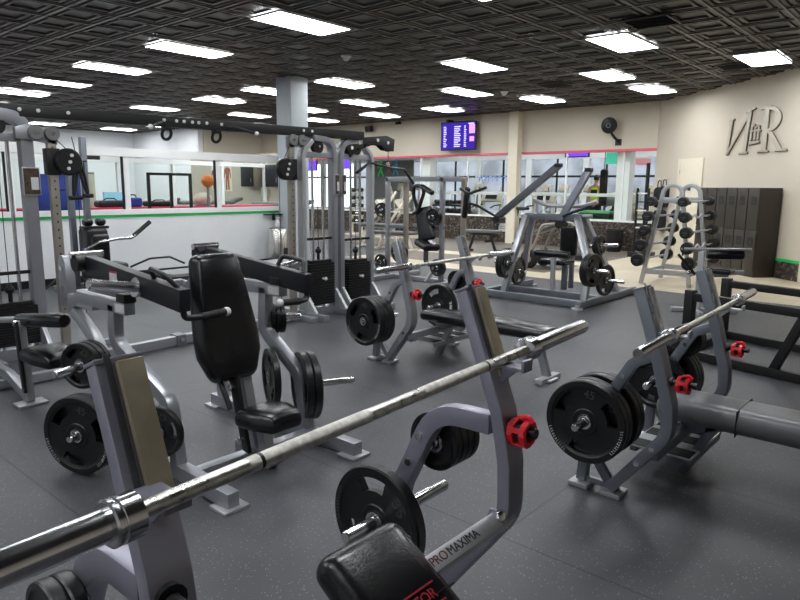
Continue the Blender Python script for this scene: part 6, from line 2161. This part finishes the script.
def couch(x, y, lab, rz=0):
    t = thing('treatment_table', lab, 'treatment table', (x, y, 0), 'treatment tables behind the glazing', rz)
    part('top', MB().pad((0, 0, 1.12), (1.6, 0.6, 0.1), 0.045), M['grey'], t)
    for sx in (-1, 1):
        part('leg_frame', MB().bar((sx * 0.6, -0.22, 0), (sx * 0.6, -0.22, 1.07), 0.05, 0.05, (1, 0, 0)).bar((sx * 0.6, 0.22, 0), (sx * 0.6, 0.22, 1.07), 0.05, 0.05, (1, 0, 0)).bar((sx * 0.6, -0.22, 0.4), (sx * 0.6, 0.22, 0.4), 0.05, 0.05), M['trimwhite'], t, 0.004)
    part('head_rest', MB().pad((0.95, 0, 1.18), (0.3, 0.35, 0.09), 0.04, rot_to((1, 0, 0.35), (0, 0, 1))), M['greyvinyl'], t)


p = on_y(240, 186, 11.0)
couch(-13.9, 11.1, 'grey treatment table in front of the anatomy charts', 0.1)
p = on_x(142, 186, -16.5)
couch(-16.6, p.y - 0.1, 'grey treatment table seen through the inner screen at left', 1.4)
p = on_x(178, 186, -16.5)
couch(-16.4, p.y + 0.75, 'grey treatment table seen through the inner screen at its middle', 1.4)
p = on_x(96, 180, -16.9)
b = thing('grey_cabinet', 'tall grey cabinet standing far behind the glazing at left', 'cabinet', (-17.6, p.y - 0.3, 0))
part('carcass', MB().box((0, 0, 0.95), (0.6, 0.9, 1.9)), M['grey'], b, 0.01)
for s in (-1, 1):
    d = part('door', MB().box((0.31, s * 0.225, 0.95), (0.02, 0.43, 1.8)), M['beige'], b, 0.006)
    part('handle', MB().cyl((0.335, s * 0.05, 0.9), (0.335, s * 0.05, 1.05), 0.012, 8), M['chrome'], d)
p = on_x(112, 186, -13.6)
b = thing('pale_blue_mat', 'pale blue mat standing behind the glazing before the grey cabinet', 'gym mat', (-13.7, p.y + 0.1, 0))
part('mat', MB().box((0, 0, 0.72), (0.08, 0.5, 1.44)), M['bluepool'], b, 0.02)
part('strap', MB().box((0, 0, 1.0), (0.09, 0.51, 0.05)), M['white'], b)
for k, (u, lab) in enumerate(((252, 'dark wall cabinet between the anatomy charts'), (277, 'dark wall cabinet nearest the pale column'))):
    p = on_y(u, 176, 11.6)
    b = thing('wall_cabinet', lab, 'cabinet', (p.x, 11.75, p.z - 0.3))
    part('carcass', MB().box((0, -0.16, 0.3), (0.62, 0.3, 0.62)), M['tan'], b, 0.006)
    d = part('door', MB().box((0, -0.32, 0.3), (0.58, 0.02, 0.58)), M['darkarm'], b, 0.004)
    part('handle', MB().cyl((0.2, -0.34, 0.12), (0.2, -0.34, 0.24), 0.01, 8), M['chrome'], d)
# ================================================================== light and view
w = bpy.data.worlds.new('world')
SC.world = w
w.use_nodes = True
bg = w.node_tree.nodes['Background']
bg.inputs['Color'].default_value = (0.86, 0.9, 1.0, 1)
bg.inputs['Strength'].default_value = 1.7
SC.view_settings.view_transform = 'Standard'
SC.view_settings.look = 'None'
SC.view_settings.gamma = 1
SC.view_settings.exposure = 0.85
SC.view_settings.use_curve_mapping = False
